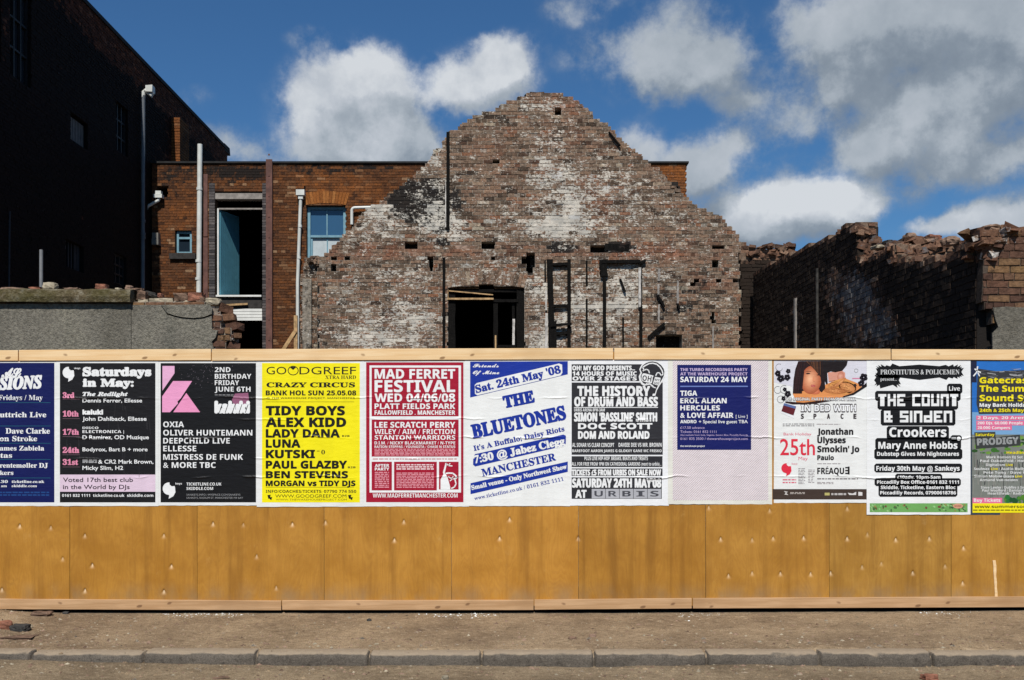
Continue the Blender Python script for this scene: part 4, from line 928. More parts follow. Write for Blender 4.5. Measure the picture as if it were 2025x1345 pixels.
def edge_from(poly_pts, Y, ragged, rs):
    """open outline given as photo points left to right; returns intervals(z)"""
    pts = [(X(a, Y), Z(c, Y)) for a, c in poly_pts]
    cache = {}
    def iv(z):
        k = round(z, 3)
        if k in cache: return cache[k]
        xs = []
        for (a, c) in zip(pts[:-1], pts[1:]):
            if (a[1] - z) * (c[1] - z) < 0: xs.append(a[0] + (c[0] - a[0]) * (z - a[1]) / (c[1] - a[1]))
        xs.sort(); xs = [x + rs.uniform(-ragged, ragged) for x in xs]
        cache[k] = [(xs[i], xs[i + 1]) for i in range(0, len(xs) - 1, 2) if xs[i + 1] > xs[i] + .05]
        return cache[k]
    return iv

# ------------------------------------------------------------------ burnt gable
GY = 21.0
gable = empty('gable_ruin', (X(1030, GY), GY, -.05), 'roofless burnt gable wall of scorched, whitewashed brick with a ragged stepped top', 'ruined wall')
OUT = [(629, 720), (629, 512), (640, 501), (655, 493), (668, 479), (682, 463), (700, 446), (715, 426), (735, 406), (757, 398), (766, 385), (790, 372), (812, 352), (830, 336), (850, 320), (862, 300), (880, 285), (884, 262), (905, 252), (922, 240), (940, 228), (960, 222), (985, 212), (1005, 200), (1025, 196), (1042, 187), (1065, 181), (1105, 183), (1130, 194), (1150, 204), (1166, 221), (1180, 236), (1200, 241), (1212, 258), (1228, 276), (1245, 293), (1262, 302), (1275, 316), (1284, 324), (1298, 331), (1313, 343), (1326, 360), (1343, 376), (1359, 392), (1370, 405), (1391, 411), (1404, 422), (1423, 425), (1432, 436), (1443, 450), (1455, 461), (1466, 476), (1463, 492), (1463, 720)]
GH_PX = [(800, 478, 826, 492), (952, 480, 978, 495), (1167, 482, 1196, 498), (1408, 485, 1433, 496), (1408, 516, 1421, 526), (1372, 549, 1383, 561), (1368, 561, 1375, 568), (1416, 552, 1426, 561), (1449, 551, 1463, 558), (1328, 357, 1341, 372), (1334, 366, 1345, 379),
         (1097, 210, 1110, 228), (974, 315, 988, 326), (681, 504, 692, 515), (654, 505, 664, 513), (654, 525, 665, 533), (848, 507, 857, 530), (850, 525, 856, 540), (1041, 503, 1058, 530), (1043, 530, 1054, 543), (1031, 509, 1044, 519), (971, 509, 977, 518), (1407, 620, 1413, 641), (1338, 600, 1344, 613)]
BIG = [(1297, 664, 1349, 720), (886, 572, 1037, 720)]
toG = lambda q: (X(q[0], GY), X(q[2], GY), Z(q[3], GY), Z(q[1], GY))
gwear = patches([
    (1095, 395, 66, 76, .26, 0, 0), (1115, 452, 82, 26, .34, 0, 0), (1085, 300, 36, 60, .10, 0, 0), (1200, 400, 80, 60, .10, 0, 0), (1130, 420, 40, 30, .10, 0, 0), (1005, 450, 60, 36, .16, 0, 0), (985, 425, 26, 22, .12, 0, 0), (1080, 250, 50, 70, .10, 0, 0), (1200, 380, 90, 60, .14, 0, 0), (1060, 205, 40, 14, .22, 0, 0),
    (862, 325, 30, 40, .26, 0, 0), (870, 440, 36, 50, .26, .18, 0), (835, 398, 60, 50, .05, .95, 0), (838, 375, 12, 20, .22, 0, 0), (852, 410, 14, 9, .30, -.3, 0), (820, 392, 9, 12, .2, 0, 0), (872, 380, 7, 30, .26, 0, 0), (800, 395, 36, 34, .0, .7, 0), (860, 430, 30, 30, .1, .4, 0), (868, 345, 20, 30, .0, .25, 0), (905, 420, 25, 50, .12, .34, 0), (770, 430, 50, 24, .22, .06, 0), (800, 455, 70, 20, .16, .10, 0), (745, 415, 30, 18, .26, 0, 0), (905, 455, 25, 25, .26, 0, 0),
    (700, 465, 60, 26, .10, .16, 0), (640, 520, 50, 40, 0, .14, 0),
    (780, 650, 110, 45, .20, 0, 0), (830, 600, 50, 80, .14, 0, 0), (720, 600, 95, 90, .12, 0, 0), (740, 675, 70, 18, .20, 0, 0), (800, 540, 60, 20, .1, 0, 0),
    (1100, 600, 60, 90, .14, 0, 0), (1180, 610, 70, 90, .13, 0, 0), (1240, 560, 40, 50, .15, 0, 0), (1060, 560, 30, 40, .14, 0, 0), (1080, 680, 40, 30, .30, 0, 0), (1200, 606, 90, 7, .36, 0, 0), (1240, 640, 40, 50, .12, .12, 0),
    (1290, 560, 30, 90, 0, .22, 0), (1400, 600, 60, 100, .0, .26, 0), (1400, 440, 60, 40, 0, .28, 0), (1330, 620, 40, 80, 0, .2, 0), (1340, 400, 60, 50, .08, .10, 0), (1300, 335, 40, 25, 0, .12, 0),
    (960, 540, 70, 30, .12, 0, 0), (1000, 498, 300, 14, 0, .10, .55), (720, 495, 100, 18, 0, .08, .42), (1330, 498, 130, 20, 0, .03, .55), (1400, 560, 60, 14, 0, 0, .5), (1110, 300, 70, 90, .02, 0, .16), (960, 300, 70, 60, 0, 0, .16), (1190, 400, 22, 60, 0, 0, .5), (1130, 200, 70, 18, 0, .05, .45), (990, 360, 60, 30, 0, 0, .14),
    (1225, 490, 36, 12, 0, .75, 0), (1115, 490, 40, 14, 0, .45, 0), (860, 478, 120, 6, 0, .35, 0), (870, 560, 14, 140, 0, .30, 0), (962, 560, 90, 12, 0, .25, 0),
    (1065, 182, 24, 6, 0, .55, 0), (1305, 690, 30, 30, 0, .12, 0)],
    lambda u, z: (CX + F * u / GY, HY - F * (z - EYE) / GY), .0)
b = MB()
gw0 = gwear
def gwear(u, z):
    a, c_, d = gw0(u, z); return (max(0, a + .13 * nz(u, z, .55, 3)), max(0, c_ + .20 * nz(u, z, .75, 9) - .03), max(0, d + .15 * nz(u, z, .6, 15)))
arch_cut = [(X(886 + 151 * t, GY), X(886 + 151 * (t + .1), GY), Z(574, GY), Z(568 - 6 * math.sin(math.pi * (t + .05)), GY)) for t in [k / 10 for k in range(10)]]
brickwall(b, (0, GY), (1, 0), (0, -1), 3.0, 8.80, edge_from(OUT, GY, .035, random.Random(5)), [toG(q) for q in GH_PX + BIG] + arch_cut, gwear, jit=.005, prot=.007, recess=.006, skip=.012, thick=.36, seed=11, wj=.07)
b.box(X(629, GY), X(886, GY), GY + .012, GY + .36, -.1, 3.0, 1, (.1, .1, 0, .5)); b.box(X(1037, GY), X(1463, GY), GY + .012, GY + .36, -.1, 3.0, 1, (.1, .1, 0, .5))
# pocket backs: near-black brick at the back of each socket
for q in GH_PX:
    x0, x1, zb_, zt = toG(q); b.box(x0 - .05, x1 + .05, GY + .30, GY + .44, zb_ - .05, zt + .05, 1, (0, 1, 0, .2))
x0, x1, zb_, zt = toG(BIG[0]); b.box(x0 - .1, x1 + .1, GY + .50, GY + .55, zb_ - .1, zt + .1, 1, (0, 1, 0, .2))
b.build('brickwork', [M['gable'], M['gable_mortar']], gable)
# loose capping bricks on the broken slopes
def loose_brick(b, x, y, z, l=.21, wd=.10, h=.065, rz=0, ry=0, m=0, a=None, j=.008):
    c, s_ = math.cos(rz), math.sin(rz); cy_, sy = math.cos(ry), math.sin(ry); pts = []
    for (u, v, q) in ((-1, -1, 0), (1, -1, 0), (1, -1, 1), (-1, -1, 1), (-1, 1, 0), (1, 1, 0), (1, 1, 1), (-1, 1, 1)):
        px, py, pz = u * l / 2 + random.uniform(-j, j), v * wd / 2 + random.uniform(-j, j), q * h + random.uniform(-j, j)
        px, pz = px * cy_ - pz * sy, px * sy + pz * cy_
        pts.append((x + px * c - py * s_, y + px * s_ + py * c, z + pz))
    b.hexa(pts, m, a)
b = MB(); rs = random.Random(21)
for i in range(len(OUT) - 3):
    (xa, ya), (xb, yb) = OUT[i + 1], OUT[i + 2]
    if ya > 495 or xb > 1460: continue
    n = max(1, int(math.hypot(xb - xa, yb - ya) / 9))
    for k in range(n):
        t = (k + rs.random()) / n; px, py = xa + (xb - xa) * t, ya + (yb - ya) * t
        if rs.random() < .75:
            ww = gwear(X(px, GY), Z(py + 4, GY)); loose_brick(b, X(px, GY), GY + rs.uniform(.06, .28), Z(py, GY) - .07, rs.uniform(.09, .22), .11, rs.uniform(.05, .075), rs.uniform(-.5, .5), rs.uniform(-.12, .12), 0, (ww[0], ww[1] * .6, ww[2], rs.random()), .012)
for (px, py) in ((1054, 187), (1045, 191)): loose_brick(b, X(px, GY), GY + .1, Z(py, GY), .14, .11, .07, .2, 0, 0, (0, 1, 0, .2))
b.build('broken_capping', [M['gable']], gable)
# left return: set back, grey, with a dark slot before the gable face
b = MB()
LO = [(594, 720), (594, 560), (598, 530), (606, 516), (618, 508), (628, 503), (629, 520), (629, 720)]
brickwall(b, (0, GY + .32), (1, 0), (0, -1), 3.0, 6.0, edge_from(LO, GY + .32, .02, random.Random(8)), (), lambda u, z: (.06, .22, 0), jit=.006, prot=.008, thick=.5, seed=14)
xa = X(611, GY)
b.box(X(594, GY) - .01, xa, GY + .24, GY + .318, 0, Z(548, GY), 1, (.05, .30, 0, .3), .01); b.box(X(624, GY), X(629, GY) - .004, GY + .2, GY + .31, 2.0, Z(512, GY), 1, (0, 1, 0, 0), .01)
for k in range(26): loose_brick(b, X(rs.uniform(598, 640), GY), GY + rs.uniform(.2, .5), Z(rs.uniform(503, 520) + 6, GY), rs.uniform(.1, .2), .11, .07, rs.uniform(-1, 1), rs.uniform(-.4, .4), 0, (.05, .1, .1, rs.random()), .02)
b.build('return_wall', [M['gable'], M['gable_mortar']], gable)
# soldier-brick arch over the doorway
b = MB()
for k in range(20):
    t0, t1 = k / 20, (k + 1) / 20; f_ = lambda t: (X(886 + 151 * t, GY), Z(569 - 7 * math.sin(math.pi * t), GY))
    (xa, za), (xb, zb_) = f_(t0), f_(t1); hgt = .28
    cxm = X(961, GY); tl = lambda x: (x - cxm) * .10
    b.hexa([(xa + .006, GY - .006, za), (xb - .006, GY - .006, zb_), (xb - .006 + tl(xb), GY - .006, zb_ + hgt), (xa + .006 + tl(xa), GY - .006, za + hgt), (xa, GY + .1, za), (xb, GY + .1, zb_), (xb, GY + .1, zb_ + hgt), (xa, GY + .1, za + hgt)], 0, (.24 * rs.random() + .05, .05, .25 * rs.random(), rs.random()))
b.build('door_arch', [M['gable']], gable)
# charred doorway: frame, transom, posts, and the burnt room behind
frame = MB(); G0 = GY + .05
def vbar(b, px, y0, y1, wpx, Y=GY, d=.06, off=.03, j=.12, n=8, px2=None): b.bar((X(px, Y), Y - off, Z(y0, Y)), (X(px2 if px2 else px, Y), Y - off, Z(y1, Y)), wpx * Y / F, d, j=j, n=n)
def hbar(b, xa, xb, ya, yb, hpx, Y=GY, d=.06, off=.03, j=.12, n=8): b.bar((X(xa, Y), Y - off, Z(ya, Y)), (X(xb, Y), Y - off, Z(yb, Y)), hpx * Y / F, d, j=j, n=n)
vbar(frame, 893, 574, 720, 14, off=-.08); vbar(frame, 1029, 572, 720, 15, off=-.08); vbar(frame, 980, 592, 720, 9, off=-.08); hbar(frame, 886, 1037, 574, 574, 6, off=-.1)
hbar(frame, 975, 1025, 594, 594, 6, off=-.06); hbar(frame, 984, 1020, 684, 684, 5, off=-.08); vbar(frame, 1015, 600, 684, 5, off=-.12)
doorway = frame.build('charred_door_frame', M['char'], gable)
f2 = MB(); hbar(f2, 887, 976, 591, 591, 3.6, off=-.015, d=.05, j=.1); hbar(f2, 888, 975, 575, 583, 2.2, off=-.02, d=.03, j=.1); vbar(f2, 885.5, 573, 593, 2, off=-.02, d=.03); vbar(f2, 980, 663, 690, 3, off=-.03, d=.03)
f2.build('unburnt_transom', M['raw_timber'], doorway)
f3 = MB(); vbar(f3, 1016, 630, 682, 4.5, off=-.075, d=.02, px2=1015.5); f3.build('pale_splinter', M['pale_timber'], doorway)
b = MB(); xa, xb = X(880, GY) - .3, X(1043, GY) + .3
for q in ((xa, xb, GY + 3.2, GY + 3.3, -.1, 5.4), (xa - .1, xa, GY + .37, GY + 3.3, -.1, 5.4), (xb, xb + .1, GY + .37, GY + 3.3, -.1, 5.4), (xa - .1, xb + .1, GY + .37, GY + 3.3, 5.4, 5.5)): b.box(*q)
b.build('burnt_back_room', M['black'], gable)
# charred studs, rails and stubs left on the face
def stick(name, mat, fn):
    b = MB(); fn(b); return b.build(name, mat, gable)
stick('charred_stud', M['char'], lambda b: vbar(b, 886, 262, 455, 6, off=.02, d=.05, j=.15, n=14))
stick('pale_batten', M['pale_timber'], lambda b: vbar(b, 881.5, 360, 450, 1.6, off=.03, d=.03, j=.2, n=8))
stick('charred_stud', M['char'], lambda b: vbar(b, 878, 510, 720, 5.2, off=.02, d=.06, j=.15, n=14))
def ladder(b):
    vbar(b, 1087, 514, 640, 11, off=.05, j=.18, n=9, px2=1090); vbar(b, 1092, 636, 720, 15, off=.06, j=.15, n=7, px2=1093); vbar(b, 1125, 514, 720, 6.5, off=.05, j=.12, n=12)
    hbar(b, 1090, 1124, 524, 523, 5.5, off=.05); hbar(b, 1091, 1124, 606, 605, 5.5, off=.05); hbar(b, 1088, 1130, 645, 642, 4.5, off=.10); hbar(b, 1098, 1128, 661, 658, 6, off=.04, j=.3); vbar(b, 1078, 516, 552, 3, off=.03)
stick('charred_ladder_frame', M['char'], ladder)
stick('pale_batten', M['pale_timber'], lambda b: (vbar(b, 1080, 574, 614, 3.5, off=.03, d=.03, j=.2), vbar(b, 1081, 620, 690, 5.5, off=.03, d=.03, j=.2, px2=1080)))
stick('charred_batten', M['char'], lambda b: (vbar(b, 1160, 516, 563, 3.2, off=.02, d=.04, j=.4, n=8), vbar(b, 1160, 592, 720, 3.4, off=.02, d=.04, j=.15)))
def dframe(b):
    vbar(b, 1192, 515, 548, 14, off=.05, j=.22, n=5, px2=1194); vbar(b, 1195, 540, 720, 6.4, off=.04, j=.1, n=12); hbar(b, 1190, 1266, 519, 518, 6, off=.06, j=.12); vbar(b, 1267, 606, 720, 6, off=.04, j=.12, n=8); vbar(b, 1268, 520, 608, 2.6, off=.035, j=.2); hbar(b, 1262, 1276, 522, 516, 5, off=.05)
stick('charred_door_casing', M['char'], dframe)
stick('pale_batten', M['pale_timber'], lambda b: vbar(b, 1264.5, 530, 608, 5, off=.05, d=.04, j=.18, n=9))
stick('charred_batten', M['char'], lambda b: vbar(b, 1232, 628, 720, 3.4, off=.02, d=.04, j=.2))
for (xa, ya, xb, yb, wd) in ((1226, 552, 1236, 578, 3.4), (1300, 584, 1313, 608, 4.6), (1282, 668, 1314, 640, 5.5), (1204, 262, 1226, 290, 2.6), (1340, 602, 1343, 612, 4)):
    stick('charred_stub', M['char'], lambda b: b.bar((X(xa, GY), GY - .03, Z(ya, GY)), (X(xb, GY), GY - .05, Z(yb, GY)), wd * GY / F, .05, j=.15, n=4))
stick('plaster_strip', M['lintel'], lambda b: (vbar(b, 1303, 531, 556, 5, off=.006, d=.02, j=.3), vbar(b, 1302, 562, 584, 4, off=.006, d=.02, j=.3), vbar(b, 1303, 602, 640, 4, off=.006, d=.02, j=.5), vbar(b, 1410, 645, 690, 3.2, off=.006, d=.02, j=.4), vbar(b, 1340, 555, 600, 4, off=.006, d=.02, j=.5)))
stick('charred_lintel_end', M['char'], lambda b: hbar(b, 1196, 1244, 488, 490, 13, off=-.04, d=.1, j=.2))

# ------------------------------------------------------------------ orange brick building behind
OY = 28.0
ob = empty('brick_building', (X(830, OY), OY, -.05), 'orange brick building behind the ruin, with blue loading door and blue sash window', 'building')
toO = lambda q: (X(q[0], OY), X(q[2], OY), Z(q[3], OY), Z(q[1], OY))
OHOLES = [(425, 381, 519, 760), (606, 407, 683, 524), (346, 455, 379, 502), (310, 368, 331, 388)]
owear = patches([(330, 470, 60, 160, 0, .0, .05), (420, 345, 120, 22, 0, .30, 0), (560, 335, 300, 14, 0, .22, 0), (640, 360, 60, 40, 0, .05, .5), (720, 400, 60, 50, 0, 0, .5), (330, 380, 30, 40, 0, .28, 0), (540, 640, 80, 60, 0, .06, .1), (360, 420, 40, 30, 0, 0, .3), (480, 350, 60, 20, 0, .2, .2), (1330, 360, 60, 60, .10, 0, .8), (700, 330, 100, 12, 0, .2, 0)],
                lambda u, z: (CX + F * u / OY, HY - F * (z - EYE) / OY))
b = MB()
oz1 = Z(323.5, OY); x0o, x1o = X(300, OY), X(1358, OY)
brickwall(b, (0, OY), (1, 0), (0, -1), oz1 - .075 * 76, oz1, lambda z: [(x0o, x1o)], [toO(q) for q in OHOLES], owear, thick=.35, jit=.003, prot=.004, seed=31)
zlo = oz1 - .075 * 76
for (xa, xb) in ((x0o, X(425, OY)), (X(519, OY), x1o)): b.box(xa, xb, OY + .012, OY + .35, -.1, zlo, 1, (0, .1, 0, .5))
b.box(x1o - .35, x1o - .001, OY + .351, OY + 8, -.1, oz1, 0, (0, 0, .3, .5)); b.box(x0o, x1o - .36, OY + 7.6, OY + 8, -.1, oz1, 0, (0, .2, 0, .5)); b.box(x0o, x0o + .3, OY + .351, OY + 7.59, -.1, oz1, 0, (0, .2, 0, .5))
b.build('wall', [M['orange'], M['orange_mortar']], ob)
b = MB(); b.box(x0o - .02, x1o + .05, OY - .05, OY + .40, oz1 + .001, oz1 + .05); b.box(x0o + .35, x1o - .40, OY + .42, OY + 7.5, oz1 - .35, oz1 - .3)
b.build('roof_coping', M['coping_dark'], ob)
for (xa, xb) in ((413.5, 425), (519, 527)):
    b = MB(); z = zlo
    x0, x1 = X(xa, OY), X(xb, OY)
    while z < Z(366, OY):
        b.box(x0, x1 - .002, OY - .014 + random.uniform(-.003, .003), OY + .1, z + .006, z + .069, 0, (0, .05, 0, random.random())); z += .075
    b.build('door_jamb', [M['jamb']], ob)
# loading door
b = MB(); x0, x1 = X(425, OY), X(519, OY)
b.box(x0, x1, OY + .03, OY + .30, Z(393, OY), Z(381.5, OY)); b.build('door_lintel', M['lintel'], ob)
b = MB(); b.box(X(427, OY), X(430, OY), OY + .12, OY + .20, Z(586, OY), Z(410, OY)); b.box(X(427, OY), X(517, OY), OY - .02, OY + .25, Z(587, OY), Z(583.5, OY)); fr_ = b.build('door_frame', M['white_paint'], ob)
b = MB(); b.box(X(430, OY), X(517, OY), OY + .14, OY + .24, Z(412, OY), Z(409, OY)); b.build('frame_head', M['lintel'], fr_)
door = MB(); hx, hy = X(430.5, OY), OY + .20; ang = R(72); wd = .92; nb = 9
for k in range(nb):
    a, c_ = wd * k / nb, wd * (k + 1) / nb - .008
    q = lambda s_, t: (hx + s_ * math.cos(ang) + t * math.sin(ang), hy + s_ * math.sin(ang) - t * math.cos(ang))
    lo, hi = Z(583, OY), Z(412, OY)
    f0, f1, k0, k1 = q(a, .02), q(c_, .02), q(a, -.02), q(c_, -.02)
    door.hexa([(f0[0], f0[1], lo), (f1[0], f1[1], lo), (f1[0], f1[1], hi), (f0[0], f0[1], hi), (k0[0], k0[1], lo), (k1[0], k1[1], lo), (k1[0], k1[1], hi), (k0[0], k0[1], hi)])
door.build('boarded_door', M['blue_door'], ob)
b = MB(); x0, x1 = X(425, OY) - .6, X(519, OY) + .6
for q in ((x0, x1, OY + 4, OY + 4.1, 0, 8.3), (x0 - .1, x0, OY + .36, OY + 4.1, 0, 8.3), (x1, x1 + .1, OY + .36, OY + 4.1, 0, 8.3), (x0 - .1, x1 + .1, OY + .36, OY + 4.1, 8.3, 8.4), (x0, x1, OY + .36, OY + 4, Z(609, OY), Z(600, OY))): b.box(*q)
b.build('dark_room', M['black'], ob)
b = MB(); x0, x1 = X(425, OY), X(517, OY)
for k in range(4): zt = Z(609.5 + k * 6, OY); b.box(x0, x1, OY + .06 + .004 * k, OY + .09 + .004 * k, zt - .078, zt - .006)
b.build('white_boarding', M['white_paint'], ob)
b = MB(); b.box(x0, x1, OY + .05, OY + .3, Z(608.5, OY), Z(587.5, OY)); b.build('door_sill', M['sill'], ob)
b = MB(); b.bar((X(440, OY), OY + .0, Z(604, OY)), (X(490, OY), OY + .01, Z(601, OY)), .05, .05); b.build('timber_prop', M['raw_timber'], ob)
# steel columns on the face
for (xa, xb, yt) in ((527.5, 540, 317),):
    b = MB(); x0, x1 = X(xa, OY), X(xb, OY); b.box(x0, x1, OY - .10, OY - .085, 0, Z(yt, OY)); b.box(x0 + .04, x1 - .04, OY - .084, OY - .005, 0, Z(yt, OY) - .02)
    for k in range(14): z = 2.2 + k * .55; b.box((x0 + x1) / 2 - .022, (x0 + x1) / 2 + .022, OY - .112, OY - .099, z, z + .045)
    b.build('steel_column', M['rust'], ob)
b = MB(); b.box(X(402.5, OY), X(411.5, OY), OY - .03, OY - .003, 0, Z(470, OY)); b.box(X(403, OY), X(411, OY), OY - .028, OY - .003, Z(468, OY), Z(345, OY), 0); b.build('steel_column', M['rust'], ob)
# sash window with brick arch
b = MB(); x0, x1, zb_, zt = toO((606, 407, 683, 524)); mid = Z(465, OY)
for k in range(14):
    t0, t1 = k / 14, (k + 1) / 14; fx = lambda t, e: x0 - .02 - e + (x1 - x0 + .04 + 2 * e) * t; fz = lambda t: Z(404, OY) - .05 + .05 * math.sin(math.pi * t) + .03
    b.hexa([(fx(t0, 0) + .005, OY - .012, fz(t0)), (fx(t1, 0) - .005, OY - .012, fz(t1)), (fx(t1, .10) - .005, OY - .012, fz(t1) + .32), (fx(t0, .10) + .005, OY - .012, fz(t0) + .32), (fx(t0, 0), OY + .15, fz(t0)), (fx(t1, 0), OY + .15, fz(t1)), (fx(t1, .1), OY + .15, fz(t1) + .32), (fx(t0, .1), OY + .15, fz(t0) + .32)], 0, (0, .06 * (k % 3), 0, random.random()))
b.build('window_arch', [M['arch']], ob)
win = MB(); wf = OY + .14
for q in ((x0, x0 + .08, wf, wf + .12, zb_, zt), (x1 - .08, x1, wf, wf + .12, zb_, zt), (x0 + .08, x1 - .08, wf, wf + .12, zt - .07, zt), (x0 + .08, x1 - .08, wf + .0, wf + .12, zb_, zb_ + .08), (x0 + .08, x1 - .08, wf + .02, wf + .09, mid - .03, mid + .03), ((x0 + x1) / 2 - .015, (x0 + x1) / 2 + .015, wf + .03, wf + .08, mid + .03, zt - .07), ((x0 + x1) / 2 - .015, (x0 + x1) / 2 + .015, wf + .07, wf + .12, zb_ + .08, mid - .03), (x0 + .08, x0 + .13, wf + .05, wf + .119, zb_ + .08, mid - .03), (x1 - .13, x1 - .08, wf + .05, wf + .119, zb_ + .08, mid - .03)): win.box(*q)
wo = win.build('sash_window', M['blue_frame'], ob)
b = MB(); b.box(x0 + .08, x1 - .08, wf + .055, wf + .06, mid + .03, zt - .07); b.build('upper_pane', M['glass_blue'], wo)
b = MB(); b.box(x0 + .13, x1 - .13, wf + .09, wf + .094, zb_ + .08, mid - .03); b.build('lower_pane', M['blind'], wo)
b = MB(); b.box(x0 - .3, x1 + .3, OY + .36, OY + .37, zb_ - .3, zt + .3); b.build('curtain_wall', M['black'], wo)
# small casement with stone sill
b = MB(); x0, x1, zb_, zt = toO((348, 457, 378, 501)); wf = OY + .07
for q in ((x0, x0 + .055, wf, wf + .1, zb_, zt), (x1 - .055, x1, wf, wf + .1, zb_, zt), (x0 + .055, x1 - .055, wf, wf + .1, zt - .055, zt), (x0 + .055, x1 - .055, wf, wf + .1, zb_, zb_ + .055), (x0 + .055, x1 - .055, wf - .004, wf + .09, Z(472, OY), Z(468, OY))): b.box(*q)
wo = b.build('casement_window', M['blue_frame'], ob)
b = MB(); b.box(x0 + .05, x1 - .05, wf + .05, wf + .055, zb_ + .05, zt - .05); b.build('pane', M['glass'], wo)
b = MB(); b.box(x0 - .16, x1 + .14, OY - .09, OY + .12, Z(513, OY), Z(502, OY)); b.build('window_sill', M['sill'], wo)
# pipes, hoppers, boxes fixed to the face
def pipe(name, pts, rad, mat, parent, collars=()):
    b = MB(); b.tube(pts, rad)
    for c_ in collars: c_ = Vector(c_); b.tube([c_ - Vector((0, 0, .035)), c_ + Vector((0, 0, .035))], rad * 1.22)
    return b.build(name, mat, parent, smooth=False)
pipe('vent_pipe', [(X(393, OY), OY - .12, 1.0), (X(398, OY), OY - .12, Z(288, OY))], .066, M['white_pipe'], ob, [(X(397, OY), OY - .12, Z(376, OY)), (X(395.3, OY), OY - .12, Z(518, OY)), (X(394.8, OY), OY - .12, Z(553, OY))])
dp = pipe('downpipe', [(X(590, OY), OY - .10, 1.0), (X(590, OY), OY - .10, Z(560, OY)), (X(596, OY), OY - .10, Z(395, OY))], .045, M['white_pipe'], ob, [(X(594.7, OY), OY - .10, Z(449, OY)), (X(592.5, OY), OY - .10, Z(511, OY))])
b = MB(); b.box(X(588, OY), X(604.5, OY), OY - .19, OY - .01, Z(389, OY), Z(378, OY)); b.box(X(592, OY), X(601, OY), OY - .16, OY - .03, Z(396, OY), Z(389.5, OY)); b.build('rainwater_hopper', M['white_pipe'], dp)
b = MB(); b.box(X(589, OY), X(604, OY), OY - .004, OY + .02, Z(377, OY), Z(368, OY)); b.build('scupper_hole', M['black'], dp)
pts = [(X(697, OY), OY - .12, Z(446, OY)), (X(697, OY), OY - .12, Z(419, OY))] + [(X(697 + 6 * (1 - math.cos(t)), OY), OY - .12, Z(419 - 6 * math.sin(t), OY)) for t in (.4, .8, 1.2, 1.57)] + [(X(740, OY), OY - .12, Z(412, OY))]
pipe('overflow_pipe', pts, .04, M['white_pipe'], ob)
b = MB(); b.box(X(297.5, OY) + .1, X(316.5, OY) + .02, OY - .20, OY - .003, Z(486.5, OY), Z(476, OY)); b.box(X(298, OY) + .1, X(316, OY) + .02, OY - .19, OY - .003, Z(475.5, OY), Z(463, OY)); b.build('meter_box', M['box_grey'], ob)
b = MB(); b.box(X(308, OY), X(325, OY), OY - .20, OY - .02, Z(394, OY), Z(387, OY), j=.005); b.box(X(311, OY), X(322, OY), OY - .16, OY - .02, Z(386.5, OY), Z(380, OY)); hop = b.build('rainwater_hopper', M['white_pipe'], ob)
b = MB(); b.box(X(306, OY), X(334, OY), OY + .30, OY + .34, Z(394, OY), Z(362, OY)); b.build('scupper_hole', M['black'], hop)
pipe('branch_pipe', [(X(318, OY), OY - .12, Z(395, OY)), (X(316, OY), OY - .13, Z(399, OY)), (X(295, OY), OY - .14, Z(411, OY)), (X(288, OY), OY - .25, Z(441, OY)), (X(277.5, OY), OY - .75, Z(457, OY))], .042, M['white_pipe'], hop)

# ------------------------------------------------------------------ dark warehouse on the left
WX = X(297, OY)                                    # its flank runs straight back from the camera side
wh = empty('warehouse', (WX, 27.0, -.05), 'tall soot-black brick warehouse flank with barred windows rising on the left', 'building')
yw = lambda px: F * WX / (px - CX)
WZ = 11.65
WIN = [(yw(21), yw(61), 8.80, 11.2), (yw(140), yw(174), 8.33, 8.93), (yw(230), yw(253), 8.85, 10.1), (yw(131), yw(166), 5.5, 6.13), (yw(226), yw(250), 5.6, 6.3), (yw(-30), yw(2), 8.9, 11.2)]
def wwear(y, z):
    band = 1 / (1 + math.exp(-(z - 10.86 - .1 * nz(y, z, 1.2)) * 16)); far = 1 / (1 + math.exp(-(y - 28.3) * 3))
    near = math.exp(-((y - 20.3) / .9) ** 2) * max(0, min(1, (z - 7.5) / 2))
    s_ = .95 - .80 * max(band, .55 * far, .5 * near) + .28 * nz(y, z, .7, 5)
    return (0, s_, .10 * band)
b = MB()
wst = lambda z: [(16.5, 35.6)]
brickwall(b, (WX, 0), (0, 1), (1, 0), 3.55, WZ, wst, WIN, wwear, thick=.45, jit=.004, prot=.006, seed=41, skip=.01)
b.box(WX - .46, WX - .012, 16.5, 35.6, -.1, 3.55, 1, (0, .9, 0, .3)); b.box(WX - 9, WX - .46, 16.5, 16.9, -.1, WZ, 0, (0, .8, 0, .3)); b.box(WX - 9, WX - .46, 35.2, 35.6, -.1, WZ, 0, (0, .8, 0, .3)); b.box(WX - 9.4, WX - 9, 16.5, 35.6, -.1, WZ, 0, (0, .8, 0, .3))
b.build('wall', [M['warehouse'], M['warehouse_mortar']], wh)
b = MB(); b.box(WX - .47, WX + .035, 16.5, 35.7, WZ + .001, WZ + .10); b.box(WX - 9, WX - .48, 16.9, 35.2, WZ - .3, WZ - .25); b.box(WX - .2, WX + .02, 35.2, 35.9, WZ - .1, WZ + .16, j=.03); b.build('parapet_coping', M['coping_dark'], wh)
b = MB(); zz = 7.2
while zz < 10.9:
    b.box(WX - .01, WX + .24, 29.75 + random.uniform(-.01, .01), 30.6, zz + .005, zz + .07, 0, (0, .1, .5, random.random())); b.box(WX - .01, WX + .232, 29.76, 30.6, zz + .0701, zz + .08, 0, (0, .2, 0, .3)); zz += .08
b.build('pilaster', [M['orange']], wh)
pane_m = glass_mat('grimy_glass', (.02, .025, .03)); M['iron'] = plain('painted_iron', (.012, .012, .013), .6, .3); M['grille'] = plain('grey_slats', (.13, .12, .11), .7, .2)
